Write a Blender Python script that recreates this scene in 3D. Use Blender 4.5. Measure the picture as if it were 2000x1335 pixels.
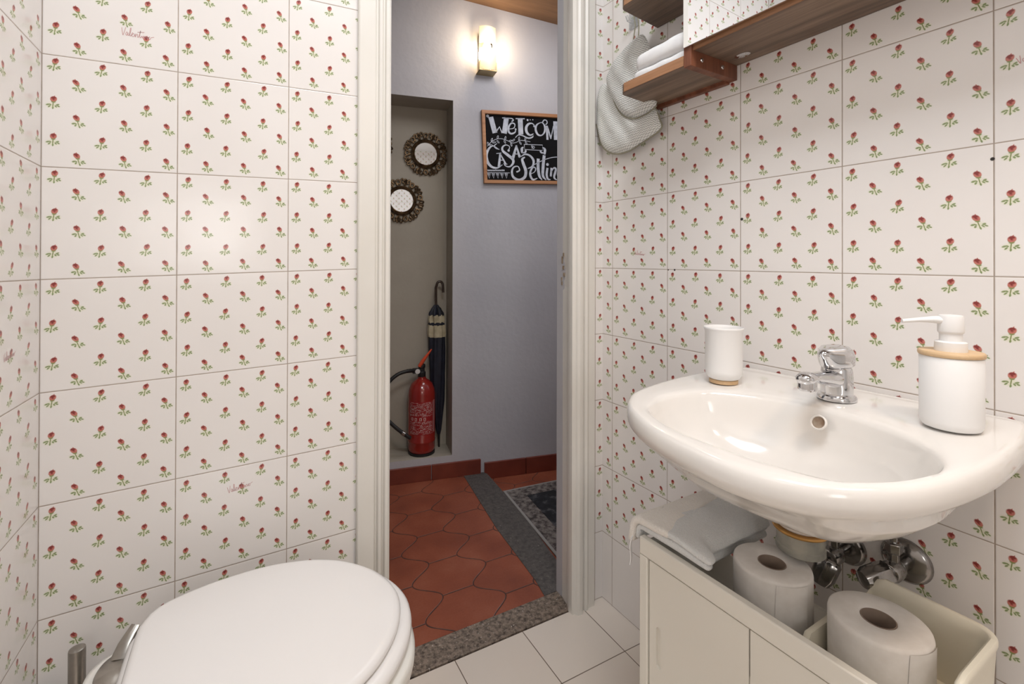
import bpy, bmesh, math, random
from mathutils import Vector, Matrix, noise
random.seed(7)
for o in list(bpy.data.objects): bpy.data.objects.remove(o)
SC = bpy.context.scene
COL = SC.collection
PI = math.pi

# ------------------------------------------------------------------ camera
F, CX, CY = 915.69, 967.08, 514.6
YAW, PIT, ROL = .4913, .0049, .0028
cam = bpy.data.cameras.new('camera'); co = bpy.data.objects.new('camera', cam); COL.objects.link(co)
cam.sensor_fit = 'HORIZONTAL'; cam.sensor_width = 36; cam.lens = F/2000*36
cam.shift_x = (1000-CX)/2000; cam.shift_y = (CY-667.5)/2000
cam.clip_start = .02
fw = Vector((math.sin(YAW)*math.cos(PIT), math.cos(YAW)*math.cos(PIT), math.sin(PIT)))
r0 = Vector((math.cos(YAW), -math.sin(YAW), 0)); u0 = r0.cross(fw)
rt = r0*math.cos(ROL)+u0*math.sin(ROL); up = -r0*math.sin(ROL)+u0*math.cos(ROL)
m = Matrix((rt, up, -fw)).transposed().to_4x4(); m.translation = Vector((.3177, -1.1087, 1.0089))
co.matrix_world = m
SC.camera = co
SC.view_settings.view_transform = 'Standard'; SC.view_settings.look = 'None'
SC.view_settings.gamma = 1; SC.view_settings.use_curve_mapping = False
SC.view_settings.exposure = 0.0

# ------------------------------------------------------------------ light
wd = bpy.data.worlds.new('world'); SC.world = wd; wd.use_nodes = True
wd.node_tree.nodes['Background'].inputs[0].default_value = (.8, .85, 1, 1)
wd.node_tree.nodes['Background'].inputs[1].default_value = .08
def area(name, loc, target, sx, sy, power, color):
    l = bpy.data.lights.new(name, 'AREA'); l.shape = 'RECTANGLE'; l.size = sx; l.size_y = sy
    l.energy = power; l.color = color
    o = bpy.data.objects.new(name, l); COL.objects.link(o)
    d = Vector(target)-Vector(loc)
    o.location = loc; o.rotation_euler = d.to_track_quat('-Z', 'Y').to_euler()
    return o
area('bathroom_ceiling_light', (.55, -1.0, 2.40), (.55, -1.0, 0), .5, .55, 16.5, (.93, .965, 1))
area('bathroom_rear_glare_fill', (.175, -2.3, 1.2), (.4, 0, 1.0), .34, .42, 2.4, (1, .98, .95))  # added soft source behind the camera for the wall glare; no window known
area('basin_wall_lamp_light', (1.02, -1.30, 1.80), (1.1, -.9, .8), .16, .16, 3.5, (1, .77, .58))
area('hall_side_fill', (2.9, .5, 1.75), (1.2, .95, 2.1), .5, .6, 21, (.93, .94, 1))  # added unseen area light, stands in for bluish daylight in the hall
area('hall_top_fill', (1.35, .35, 2.12), (1.15, .95, 1.2), .5, .3, 3.6, (.95, .96, 1))  # added fill that brightens the hall; no lamp is known there

# ------------------------------------------------------------------ frames
W, PB = 1.2837, .0321
MB = Matrix.Translation((W, 0, 0)) @ Matrix.Rotation(PI+PB, 4, 'Z')      # (o away from wall, s along wall, z)
HA = -math.radians(11.232)
MH = Matrix.Translation((.9174, 1.0271, 0)) @ Matrix.Rotation(HA, 4, 'Z')  # (s along, depth into wall, z)
MW = Matrix.Identity(4)

# ------------------------------------------------------------------ materials
def srgb(c):
    return tuple(((v/255)/12.92 if v/255 <= .04045 else ((v/255+.055)/1.055)**2.4) for v in c)+(1,)
class NT:
    def __init__(s, mat): s.t = mat.node_tree; s.n = s.t.nodes; s.l = s.t.links
    def node(s, typ, **kw):
        n = s.n.new(typ)
        for k, v in kw.items(): setattr(n, k, v)
        return n
    def put(s, sock, v):
        if isinstance(v, bpy.types.NodeSocket): s.l.new(v, sock)
        elif v is not None: sock.default_value = v
    def m(s, op, a, b=None, c=None, clamp=False):
        n = s.node('ShaderNodeMath', operation=op, use_clamp=clamp)
        s.put(n.inputs[0], a)
        if b is not None: s.put(n.inputs[1], b)
        if c is not None: s.put(n.inputs[2], c)
        return n.outputs[0]
    def mix(s, f, a, b):
        n = s.node('ShaderNodeMix', data_type='RGBA')
        s.put(n.inputs[0], f); s.put(n.inputs[6], a); s.put(n.inputs[7], b)
        return n.outputs[2]
    def noise(s, scale, detail=2, vec=None, rough=.5):
        n = s.node('ShaderNodeTexNoise'); n.inputs['Scale'].default_value = scale
        n.inputs['Detail'].default_value = detail; n.inputs['Roughness'].default_value = rough
        if vec is not None: s.l.new(vec, n.inputs['Vector'])
        return n.outputs['Fac']
    def obj(s): return s.node('ShaderNodeTexCoord').outputs['Object']
    def ramp(s, f, pts):
        n = s.node('ShaderNodeValToRGB'); s.put(n.inputs[0], f)
        e = n.color_ramp.elements
        while len(e) < len(pts): e.new(.5)
        for i, (p, c) in enumerate(pts): e[i].position = p; e[i].color = c
        return n.outputs[0]
    def bump(s, h, strength=.3, dist=.001):
        n = s.node('ShaderNodeBump'); n.inputs['Strength'].default_value = strength
        n.inputs['Distance'].default_value = dist; s.l.new(h, n.inputs['Height'])
        return n.outputs[0]
def mat(name, col=(200, 200, 200), rough=.5, metal=0, **kw):
    M = bpy.data.materials.new(name); M.use_nodes = True
    b = M.node_tree.nodes['Principled BSDF']
    b.inputs['Base Color'].default_value = srgb(col)
    b.inputs['Roughness'].default_value = rough; b.inputs['Metallic'].default_value = metal
    for k, v in kw.items(): b.inputs[k.replace('_', ' ')].default_value = v
    nt = NT(M); nt.b = b
    return M, nt
def noisy(name, c1, c2, scale, rough=.5, bump=0, bscale=None, bdist=.001, metal=0, **kw):
    M, t = mat(name, c1, rough, metal, **kw)
    v = t.obj()
    f = t.noise(scale, 4, v)
    t.l.new(t.ramp(f, [(.3, srgb(c1)), (.7, srgb(c2))]), t.b.inputs['Base Color'])
    if bump: t.l.new(t.bump(t.noise(bscale or scale*3, 3, v), bump, bdist), t.b.inputs['Normal'])
    return M

def tile_flower_mat():
    M, t = mat('floral_tile', (232, 228, 222), .16)
    t.b.inputs['IOR'].default_value = 1.5
    uv = t.node('ShaderNodeUVMap', uv_map='UVMap').outputs[0]
    sp = t.node('ShaderNodeSeparateXYZ'); t.l.new(uv, sp.inputs[0])
    U, V = sp.outputs[0], sp.outputs[1]
    fu, fv = t.m('FRACT', U), t.m('FRACT', V)
    u6 = t.m('MULTIPLY', U, 6.0)
    c = t.m('FLOOR', u6)
    par = t.m('FLOORED_MODULO', c, 2.0)           # 0 even, 1 odd
    # per-cell ids
    cen = t.m('MULTIPLY_ADD', par, -.48, .73)
    rr = t.m('SUBTRACT', t.m('MULTIPLY', V, 3.0), t.m('SUBTRACT', cen, .5))
    row = t.m('FLOOR', rr)
    wn = t.node('ShaderNodeTexWhiteNoise', noise_dimensions='2D')
    cb = t.node('ShaderNodeCombineXYZ'); t.l.new(c, cb.inputs[0]); t.l.new(row, cb.inputs[1]); t.l.new(cb.outputs[0], wn.inputs[0])
    sc = t.node('ShaderNodeSeparateColor'); t.l.new(wn.outputs['Color'], sc.inputs[0])
    R1, R2, R3 = sc.outputs
    x = t.m('MULTIPLY', t.m('SUBTRACT', t.m('FRACT', u6), .5), 200/6)     # mm
    y = t.m('MULTIPLY', t.m('SUBTRACT', t.m('FRACT', rr), .5), 200/3)
    x = t.m('ADD', x, t.m('MULTIPLY', t.m('SUBTRACT', R1, .5), 2.5))
    y = t.m('ADD', y, t.m('MULTIPLY', t.m('SUBTRACT', R2, .5), 2.5))
    x = t.m('MULTIPLY', x, 1.10); y = t.m('MULTIPLY', y, 1.08)
    # lean of the stem: even +, odd -
    lean = t.m('ADD', t.m('MULTIPLY_ADD', par, -.42, .12), t.m('MULTIPLY', t.m('SUBTRACT', R3, .5), .16))
    y1 = t.m('MULTIPLY', y, 1.0)
    xs = t.m('SUBTRACT', x, t.m('MULTIPLY', lean, y1))
    nz = t.node('ShaderNodeTexNoise'); nz.inputs['Scale'].default_value = 60; t.l.new(uv, nz.inputs['Vector'])
    def ell(cx, cy, rx, ry, ang=0, soft=.45, X=None):
        X = xs if X is None else X
        dx = t.m('SUBTRACT', X, cx); dy = t.m('SUBTRACT', y, cy)
        ca, sa = math.cos(ang), math.sin(ang)
        if ang:
            a = t.m('ADD', t.m('MULTIPLY', dx, ca/rx), t.m('MULTIPLY', dy, sa/rx))
            b = t.m('ADD', t.m('MULTIPLY', dx, -sa/ry), t.m('MULTIPLY', dy, ca/ry))
        else:
            a = t.m('DIVIDE', dx, rx); b = t.m('DIVIDE', dy, ry)
        d = t.m('SQRT', t.m('ADD', t.m('MULTIPLY', a, a), t.m('MULTIPLY', b, b)))
        return t.m('MULTIPLY', t.m('SUBTRACT', 1+soft/2, d), 1/soft, clamp=True)
    def mx(*l):
        r = l[0]
        for k in l[1:]: r = t.m('MAXIMUM', r, k)
        return r
    halo = mx(ell(0, -5, 9.5, 5.5, soft=.8), ell(0, 1, 3, 5, soft=.9))
    sym = mx(ell(-7.6, -4.2, 3.0, 1.5, .35), ell(-5.2, -7.4, 2.6, 1.3, .9), ell(-4.2, -3.8, 2.2, 1.2, -.5),
             ell(6.6, -3.4, 2.9, 1.5, .5), ell(8.4, -6.2, 2.2, 1.3, -.4), ell(4.4, -6.8, 2.4, 1.2, -.8),
             ell(.3, -10, 1.3, 2.2))
    leaf = sym
    stem = mx(ell(0, -3.5, .8, 7.5, soft=.7), ell(.2, 2.3, 3.3, 2.4, soft=.5), ell(-3.2, 4.4, 1.0, 2.2, .5), ell(3.2, 4.4, 1.0, 2.2, -.5))
    head = mx(ell(0, 7.4, 5.1, 5.0, soft=.3), ell(.8, 12.4, .8, 1.6, -.3, soft=.9))
    dark = mx(ell(-.4, 10.0, 4.3, 2.5, .1, soft=.7), ell(-.5, 7.6, 1.6, 2.8, .5, soft=1.0))
    nrow = t.m('FLOOR', V)
    on = t.m('GREATER_THAN', nrow, .5)            # the lowest row of tiles is plain
    base = t.mix(t.noise(1.2, 2, uv), srgb((236, 231, 228)), srgb((241, 237, 234)))
    colr = t.mix(t.m('MULTIPLY', t.m('MULTIPLY', halo, .45), on), base, srgb((216, 220, 176)))
    colr = t.mix(t.m('MULTIPLY', stem, on), colr, srgb((136, 146, 92)))
    colr = t.mix(t.m('MULTIPLY', t.m('MULTIPLY', leaf, .92), on), colr, srgb((128, 146, 92)))
    pink = t.mix(nz.outputs['Fac'], srgb((180, 92, 84)), srgb((212, 138, 126)))
    colr = t.mix(t.m('MULTIPLY', head, on), colr, pink)
    colr = t.mix(t.m('MULTIPLY', t.m('MULTIPLY', t.m('MULTIPLY', dark, head), .9), on), colr, srgb((128, 44, 44)))
    # joints
    eu = t.m('MINIMUM', fu, t.m('SUBTRACT', 1.0, fu)); ev = t.m('MINIMUM', fv, t.m('SUBTRACT', 1.0, fv))
    e = t.m('MULTIPLY', t.m('MINIMUM', eu, ev), 200.0)
    g = t.m('MULTIPLY', t.m('SUBTRACT', 1.05, e), 2.2, clamp=True)
    gcol = t.mix(t.noise(9, 2, uv), srgb((150, 132, 118)), srgb((196, 184, 172)))
    colr = t.mix(g, colr, gcol)
    t.l.new(colr, t.b.inputs['Base Color'])
    t.l.new(t.m('MULTIPLY_ADD', g, .5, .17), t.b.inputs['Roughness'])
    # per tile warp + rounded arris
    edge = t.m('MULTIPLY', e, .55, clamp=True)
    tid = t.node('ShaderNodeTexWhiteNoise', noise_dimensions='2D')
    cc = t.node('ShaderNodeCombineXYZ'); t.l.new(t.m('FLOOR', U), cc.inputs[0]); t.l.new(nrow, cc.inputs[1]); t.l.new(cc.outputs[0], tid.inputs[0])
    sc2 = t.node('ShaderNodeSeparateColor'); t.l.new(tid.outputs['Color'], sc2.inputs[0])
    tilt = t.m('ADD', t.m('MULTIPLY', fu, t.m('SUBTRACT', sc2.outputs[0], .5)), t.m('MULTIPLY', fv, t.m('SUBTRACT', sc2.outputs[1], .5)))
    h = t.m('ADD', t.m('MULTIPLY', edge, .55), t.m('ADD', t.m('MULTIPLY', tilt, 1.2), t.m('MULTIPLY', t.noise(3.2, 2, uv), .8)))
    t.l.new(t.bump(h, 1.0, .0009), t.b.inputs['Normal'])
    return M
def grid_mat(name, c1, c2, gc, rough, size, joint, off=(0, 0), bumpd=.0006):
    M, t = mat(name, c1, rough)
    ge = t.node('ShaderNodeTexCoord').outputs['Object']
    sp = t.node('ShaderNodeSeparateXYZ'); t.l.new(ge, sp.inputs[0])
    U = t.m('DIVIDE', t.m('SUBTRACT', sp.outputs[0], off[0]), size); V = t.m('DIVIDE', t.m('SUBTRACT', sp.outputs[1], off[1]), size)
    fu, fv = t.m('FRACT', U), t.m('FRACT', V)
    e = t.m('MULTIPLY', t.m('MINIMUM', t.m('MINIMUM', fu, t.m('SUBTRACT', 1.0, fu)), t.m('MINIMUM', fv, t.m('SUBTRACT', 1.0, fv))), size*1000)
    g = t.m('MULTIPLY', t.m('SUBTRACT', joint+.4, e), 1.6, clamp=True)
    wn = t.node('ShaderNodeTexWhiteNoise', noise_dimensions='2D')
    cc = t.node('ShaderNodeCombineXYZ'); t.l.new(t.m('FLOOR', U), cc.inputs[0]); t.l.new(t.m('FLOOR', V), cc.inputs[1]); t.l.new(cc.outputs[0], wn.inputs[0])
    b = t.mix(t.m('ADD', t.m('MULTIPLY', wn.outputs['Value'], .6), t.m('MULTIPLY', t.noise(5, 3, ge), .4)), srgb(c1), srgb(c2))
    t.l.new(t.mix(g, b, srgb(gc)), t.b.inputs['Base Color'])
    t.l.new(t.bump(t.m('MULTIPLY', e, .6, clamp=True), .8, bumpd), t.b.inputs['Normal'])
    return M
def terracotta_mat():
    M, t = mat('terracotta_lantern_tiles', (150, 70, 45), .42)
    ge = t.obj()
    sp = t.node('ShaderNodeSeparateXYZ'); t.l.new(ge, sp.inputs[0])
    X, Y = sp.outputs[0], sp.outputs[1]
    S, P, A = .181, .1655, .038
    y = t.m('SUBTRACT', Y, .153)
    g = t.m('SUBTRACT', t.m('SUBTRACT', X, t.m('MULTIPLY', y, .09)), .9935)
    gs = t.m('DIVIDE', g, S)
    i = t.m('ROUND', gs)
    def wave(i):
        ph = t.m('ADD', t.m('MULTIPLY', y, 2*PI/P), t.m('MULTIPLY', i, PI))
        c1 = t.m('COSINE', ph)
        return t.m('MULTIPLY', c1, A)
    sl = t.m('ABSOLUTE', t.m('SINE', t.m('ADD', t.m('MULTIPLY', y, 2*PI/P), t.m('MULTIPLY', i, PI))))
    d1 = t.m('ABSOLUTE', t.m('SUBTRACT', t.m('SUBTRACT', g, t.m('MULTIPLY', i, S)), wave(i)))
    d1 = t.m('DIVIDE', d1, t.m('SQRT', t.m('MULTIPLY_ADD', t.m('MULTIPLY', sl, sl), 2.0, 1.0)))
    j = t.m('FLOOR', gs)
    ty = t.m('ADD', t.m('DIVIDE', y, P), t.m('MULTIPLY', j, .5))
    d2 = t.m('MULTIPLY', t.m('ABSOLUTE', t.m('SUBTRACT', ty, t.m('ROUND', ty))), P)
    fx = t.m('SUBTRACT', gs, j)
    outm = t.m('GREATER_THAN', t.m('ABSOLUTE', t.m('SUBTRACT', fx, .5)), .5-A/S)
    d2 = t.m('ADD', d2, t.m('MULTIPLY', outm, .1))
    d = t.m('MULTIPLY', t.m('MINIMUM', d1, d2), 1000.0)
    wob = t.noise(40, 2, ge)
    d = t.m('ADD', d, t.m('MULTIPLY', t.m('SUBTRACT', wob, .5), 2.6))
    gm = t.m('MULTIPLY', t.m('SUBTRACT', 2.3, d), .9, clamp=True)
    base = t.ramp(t.noise(7, 5, ge), [(.3, srgb((128, 66, 46))), (.52, srgb((146, 78, 54))), (.72, srgb((158, 92, 68)))])
    fine = t.noise(160, 3, ge)
    base = t.mix(t.m('MULTIPLY', fine, .35), base, srgb((116, 58, 42)))
    t.l.new(t.mix(gm, base, srgb((78, 54, 46))), t.b.inputs['Base Color'])
    t.l.new(t.m('MULTIPLY_ADD', fine, .3, .32), t.b.inputs['Roughness'])
    t.l.new(t.bump(t.m('ADD', t.m('MULTIPLY', d, .35, clamp=True), t.m('MULTIPLY', t.noise(25, 3, ge), .35)), .8, .002), t.b.inputs['Normal'])
    return M
def wood_mat(name, cols, rough=.5, axis=1, scale=1.0):
    M, t = mat(name, cols[0], rough)
    ge = t.obj(); mp = t.node('ShaderNodeMapping'); t.l.new(ge, mp.inputs[0])
    s = [38*scale]*3; s[axis] = 2.2*scale; mp.inputs['Scale'].default_value = s
    f = t.noise(1.0, 6, mp.outputs[0], .62)
    n = len(cols)
    c = t.ramp(f, [(.3+.4*k/(n-1), srgb(cols[k])) for k in range(n)])
    mp2 = t.node('ShaderNodeMapping'); t.l.new(ge, mp2.inputs[0])
    s2 = [320*scale]*3; s2[axis] = 14*scale; mp2.inputs['Scale'].default_value = s2
    f2 = t.noise(1.0, 3, mp2.outputs[0])
    c = t.mix(t.m('MULTIPLY', t.m('SUBTRACT', f2, .35), .7, clamp=True), c, srgb([v*.72 for v in cols[0]]))
    t.l.new(c, t.b.inputs['Base Color']); t.l.new(t.bump(f2, .25, .0008), t.b.inputs['Normal'])
    return M
def speckle_mat(name, c1, c2, c3, scale, rough=.7):
    M, t = mat(name, c1, rough)
    ge = t.obj()
    a = t.noise(scale, 4, ge, .7); b = t.noise(scale*2.3, 2, ge, .6)
    c = t.ramp(a, [(.35, srgb(c1)), (.6, srgb(c2))])
    c = t.mix(t.m('MULTIPLY', t.m('SUBTRACT', b, .66), 12, clamp=True), c, srgb(c3))
    t.l.new(c, t.b.inputs['Base Color']); t.l.new(t.bump(b, .5, .002), t.b.inputs['Normal'])
    return M
def knit_mat():
    M, t = mat('grey_knit', (205, 205, 200), .95)
    uv = t.node('ShaderNodeUVMap', uv_map='UVMap').outputs[0]
    sp = t.node('ShaderNodeSeparateXYZ'); t.l.new(uv, sp.inputs[0])
    U = t.m('DIVIDE', sp.outputs[0], .0080); V = t.m('DIVIDE', sp.outputs[1], .0060)
    fu = t.m('ABSOLUTE', t.m('SUBTRACT', t.m('FRACT', U), .5))      # 0 centre .5 edge
    vv = t.m('FRACT', t.m('ADD', V, t.m('MULTIPLY', fu, 1.1)))
    h = t.m('ABSOLUTE', t.m('SUBTRACT', vv, .5))
    h = t.m('SUBTRACT', 1.0, t.m('MULTIPLY', h, 2.0))
    rib = t.m('MULTIPLY', t.m('MINIMUM', t.m('MULTIPLY', fu, 6.0), t.m('MULTIPLY', t.m('SUBTRACT', .5, fu), 6.0)), 1.0, clamp=True)
    h = t.m('MULTIPLY', h, t.m('MULTIPLY_ADD', rib, .6, .4))
    c = t.ramp(h, [(.05, srgb((140, 140, 136))), (.22, srgb((232, 232, 228))), (.8, srgb((246, 246, 243)))])
    t.l.new(c, t.b.inputs['Base Color']); t.l.new(t.bump(h, .55, .002), t.b.inputs['Normal'])
    return M
def terry_mat(name, c1, c2):
    M, t = mat(name, c1, .95)
    ge = t.obj()
    f = t.noise(420, 3, ge); g = t.noise(14, 3, ge)
    t.l.new(t.mix(f, srgb(c2), srgb(c1)), t.b.inputs['Base Color'])
    t.l.new(t.bump(t.m('ADD', f, g), .7, .003), t.b.inputs['Normal'])
    t.b.inputs['Sheen Weight'].default_value = .3
    return M
def rug_mat():
    M, t = mat('rug_pile', (60, 60, 66), .95)
    ge = t.obj()
    a = t.noise(22, 5, ge, .7)
    c = t.ramp(a, [(.42, srgb((24, 25, 29))), (.55, srgb((38, 39, 44))), (.64, srgb((84, 82, 84))), (.7, srgb((40, 41, 46)))])
    t.l.new(c, t.b.inputs['Base Color']); t.l.new(t.bump(t.noise(200, 2, ge), .6, .003), t.b.inputs['Normal'])
    return M
def rug_border_mat():
    M, t = mat('rug_border', (150, 140, 135), .95)
    ge = t.obj()
    a = t.noise(48, 4, ge, .7)
    c = t.ramp(a, [(.4, srgb((62, 56, 54))), (.5, srgb((104, 96, 92))), (.62, srgb((134, 126, 120)))])
    t.l.new(c, t.b.inputs['Base Color']); t.l.new(t.bump(t.noise(200, 2, ge), .6, .003), t.b.inputs['Normal'])
    return M

TILE = tile_flower_mat()
INK = mat('signature_ink', (196, 138, 138), .3)[0]
HOLE = mat('screw_hole_dark', (50, 46, 44), .8)[0]
PLAST = noisy('hall_plaster', (190, 188, 191), (181, 179, 183), 3, .9, .35, 40, .003)
NICHE = noisy('niche_paint', (172, 164, 150), (160, 151, 137), 3, .9, .3, 40, .003)
CEILW = noisy('white_ceiling_paint', (240, 240, 240), (234, 234, 236), 3, .9)
BROWNC = wood_mat('brown_ceiling_boards', [(92, 66, 44), (110, 80, 54), (124, 92, 64)], .7, 0, .3)
FLOORM = grid_mat('white_floor_tile', (222, 208, 194), (230, 220, 210), (120, 105, 92), .22, .2025, 1.1, (1.0, -.182))
TERRA = terracotta_mat()
SKIRT = noisy('terracotta_skirting', (108, 46, 34), (124, 58, 42), 12, .4, .3, 60)
GROUT = mat('grout', (150, 130, 118), .9)[0]
THRESH = speckle_mat('granite_threshold', (70, 60, 52), (142, 126, 112), (226, 216, 206), 80)
STRIP = speckle_mat('grey_stone_strip', (66, 62, 60), (90, 84, 80), (128, 122, 116), 60)
FRAMEM = noisy('old_white_gloss_paint', (232, 229, 223), (226, 222, 214), 4, .36, .12, 30, .001)
WORN = noisy('worn_paint_wood', (120, 100, 80), (176, 160, 140), 40, .8)
CERAM = mat('white_ceramic', (234, 230, 225), .13, Coat_Weight=.5, Coat_Roughness=.03)[0]
CERAMT = mat('toilet_ceramic', (230, 228, 222), .12, Coat_Weight=.4, Coat_Roughness=.05)[0]
SEATM = mat('toilet_seat_lacquer', (232, 229, 227), .22)[0]
CHROME = mat('chrome', (214, 214, 216), .08, 1)[0]
BRUSHED = noisy('brushed_steel', (176, 172, 166), (150, 146, 140), 30, .28, 0, None, .001, 1)
DARKCH = mat('aged_chrome', (150, 148, 146), .16, 1)[0]
MATTEW = mat('matte_white_plastic', (240, 239, 238), .45)[0]
BAMB = wood_mat('bamboo', [(206, 170, 126), (222, 188, 146), (228, 198, 158)], .5, 1, .6)
WALNUT = wood_mat('walnut_boards', [(92, 74, 62), (126, 104, 88), (154, 130, 110)], .5, 1, 1)
WALNUTR = wood_mat('reddish_walnut', [(96, 56, 38), (126, 76, 54), (148, 94, 68)], .5, 2, 1)
WEDGE = wood_mat('walnut_edge', [(140, 98, 68), (172, 126, 92), (192, 148, 114)], .5, 1, 1)
MIRR = mat('mirror_glass', (244, 246, 248), .005, 1)[0]
CABM = mat('cream_lacquered_metal', (236, 232, 222), .32)[0]
DARKGAP = mat('dark_gap', (70, 62, 52), .9)[0]
BOXM = mat('cream_plastic', (238, 232, 214), .35)[0]
TP = noisy('toilet_paper', (240, 236, 231), (232, 227, 221), 60, .95, .25, 90, .001)
CARD = mat('cardboard', (150, 132, 118), .9)[0]
TOWEL = terry_mat('grey_terry', (240, 241, 240), (214, 216, 216))
TOWELH = terry_mat('white_terry_hem', (250, 246, 240), (236, 230, 222))
CLOTH = noisy('white_cotton', (246, 246, 246), (236, 236, 238), 40, .9, .2, 120)
KNIT = knit_mat()
RED = mat('extinguisher_red', (142, 34, 26), .22, Coat_Weight=.6)[0]
LEVERM = mat('orange_red_plastic', (218, 84, 52), .4)[0]
BLACK = mat('black_rubber', (28, 27, 27), .5)[0]
LABELW = mat('label_print', (214, 186, 180), .5)[0]
LABELR = mat('label_field', (150, 32, 34), .35)[0]
NAVY = noisy('navy_umbrella_cloth', (30, 34, 50), (20, 22, 34), 30, .6)
CREAMC = noisy('cream_umbrella_cloth', (196, 186, 158), (168, 156, 128), 30, .8)
BRONZE = noisy('antique_bronze', (128, 106, 80), (70, 56, 42), 60, .35, .3, 90, .001, .8)
OAK = wood_mat('oak_frame', [(156, 104, 66), (178, 124, 82), (190, 138, 96)], .5, 0, .6)
BOARD = noisy('blackboard', (17, 16, 17), (23, 22, 23), 8, .9, 0, None, .001, 0, Specular_IOR_Level=.15)
CHALK = noisy('chalk_paint', (205, 208, 216), (170, 174, 184), 60, .8)
PLASTERM = noisy('limescale_metal', (176, 172, 160), (140, 140, 132), 40, .5, .3, 80)
BRASS = mat('brass_washer', (196, 148, 84), .35, .6)[0]
RUBBERG = mat('grey_plastic', (180, 176, 170), .5)[0]  # plain even grey plastic, not assigned to any part

# ------------------------------------------------------------------ mesh helpers
class G:
    """collects geometry (in a frame's own coordinates)"""
    def __init__(s): s.v = []; s.f = []; s.mi = []; s.uv = {}
    def add(s, vs, fs, mi=0, uvs=None):
        b = len(s.v); s.v += [Vector(v) for v in vs]
        for k, f in enumerate(fs):
            if uvs is not None: s.uv[len(s.f)] = uvs[k]
            s.f.append([b+i for i in f]); s.mi.append(mi)
        return s
    def box(s, a, b, mi=0):
        (x0, y0, z0), (x1, y1, z1) = a, b
        vs = [(x, y, z) for z in (z0, z1) for y in (y0, y1) for x in (x0, x1)]
        return s.add(vs, [(0, 2, 3, 1), (4, 5, 7, 6), (0, 1, 5, 4), (2, 6, 7, 3), (0, 4, 6, 2), (1, 3, 7, 5)], mi)
    def rings(s, rings, closed=True, cap0=True, cap1=True, mi=0):
        n = len(rings[0]); vs = [p for r in rings for p in r]; fs = []
        for k in range(len(rings)-1):
            for i in range(n if closed else n-1):
                j = (i+1) % n
                fs.append((k*n+i, k*n+j, (k+1)*n+j, (k+1)*n+i))
        if cap0: fs.append(tuple(reversed(range(n))))
        if cap1: fs.append(tuple((len(rings)-1)*n+i for i in range(n)))
        return s.add(vs, fs, mi)
    def lathe(s, prof, c=(0, 0, 0), n=40, mat=None, mi=0, cap0=True, cap1=True, sx=1, sy=1):
        R = []
        for r, z in prof:
            ring = [Vector((r*sx*math.cos(2*PI*i/n), r*sy*math.sin(2*PI*i/n), z)) for i in range(n)]
            if mat is not None: ring = [mat @ p for p in ring]
            R.append([p+Vector(c) for p in ring])
        return s.rings(R, True, cap0, cap1, mi)
    def tube(s, pts, rad, n=12, mi=0, cyc=False, flat=1.0):
        pts = [Vector(p) for p in pts]; R = []
        prev = None; N = len(pts)
        for k, p in enumerate(pts):
            a = pts[(k-1) % N] if (cyc or k) else p; b = pts[(k+1) % N] if (cyc or k < N-1) else p
            t = (b-a).normalized()
            if prev is None:
                q = Vector((0, 0, 1)) if abs(t.z) < .9 else Vector((1, 0, 0))
                x = t.cross(q).normalized()
            else: x = (prev-t*prev.dot(t)).normalized()
            prev = x; y = t.cross(x)
            r = rad[k] if isinstance(rad, (list, tuple)) else rad
            R.append([p+x*(r*math.cos(2*PI*i/n))+y*(r*flat*math.sin(2*PI*i/n)) for i in range(n)])
        if cyc:
            R.append(R[0]); return s.rings(R, True, False, False, mi)
        return s.rings(R, True, True, True, mi)
    def prism(s, poly, fn0, fn1, mi=0):
        n = len(poly)
        return s.rings([[fn0(p) for p in poly], [fn1(p) for p in poly]], True, True, True, mi)
    def xf(s, M):
        s.v = [M @ v for v in s.v]; return s
def link(name, g, mats, frame=MW, base=(0, 0, 0), parent=None, smooth=35, bevel=0, sub=0, flip=False, merge=True, clean=True, bseg=2):
    if not isinstance(mats, (list, tuple)): mats = [mats]
    me = bpy.data.meshes.new(name)
    b = Vector(base)
    me.from_pydata([tuple(v-b) for v in g.v], [], g.f)
    for mm in mats: me.materials.append(mm)
    for p, i in zip(me.polygons, g.mi): p.material_index = i
    if g.uv:
        ul = me.uv_layers.new(name='UVMap')
        for fi, uvs in g.uv.items():
            for li, w in zip(me.polygons[fi].loop_indices, uvs): ul.data[li].uv = w
    bm = bmesh.new(); bm.from_mesh(me)
    if merge and not g.uv: bmesh.ops.remove_doubles(bm, verts=bm.verts, dist=1e-6)
    if not g.uv: bmesh.ops.recalc_face_normals(bm, faces=bm.faces)
    if flip: bmesh.ops.reverse_faces(bm, faces=bm.faces)
    bm.to_mesh(me); bm.free()
    if smooth:
        me.shade_smooth(); me.set_sharp_from_angle(angle=math.radians(smooth))
    o = bpy.data.objects.new(name, me); COL.objects.link(o)
    if bevel:
        md = o.modifiers.new('bevel', 'BEVEL'); md.width = bevel; md.segments = bseg; md.limit_method = 'ANGLE'; md.angle_limit = math.radians(40)
        md.harden_normals = False
    if sub:
        md = o.modifiers.new('sub', 'SUBSURF'); md.levels = sub; md.render_levels = sub
    if parent is not None: o.parent = parent
    else: o.matrix_world = frame @ Matrix.Translation(b)
    return o
def tag(o, label=None, cat=None, group=None, kind=None):
    for k, v in (('label', label), ('category', cat), ('group', group), ('kind', kind)):
        if v: o[k] = v
    return o
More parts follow.
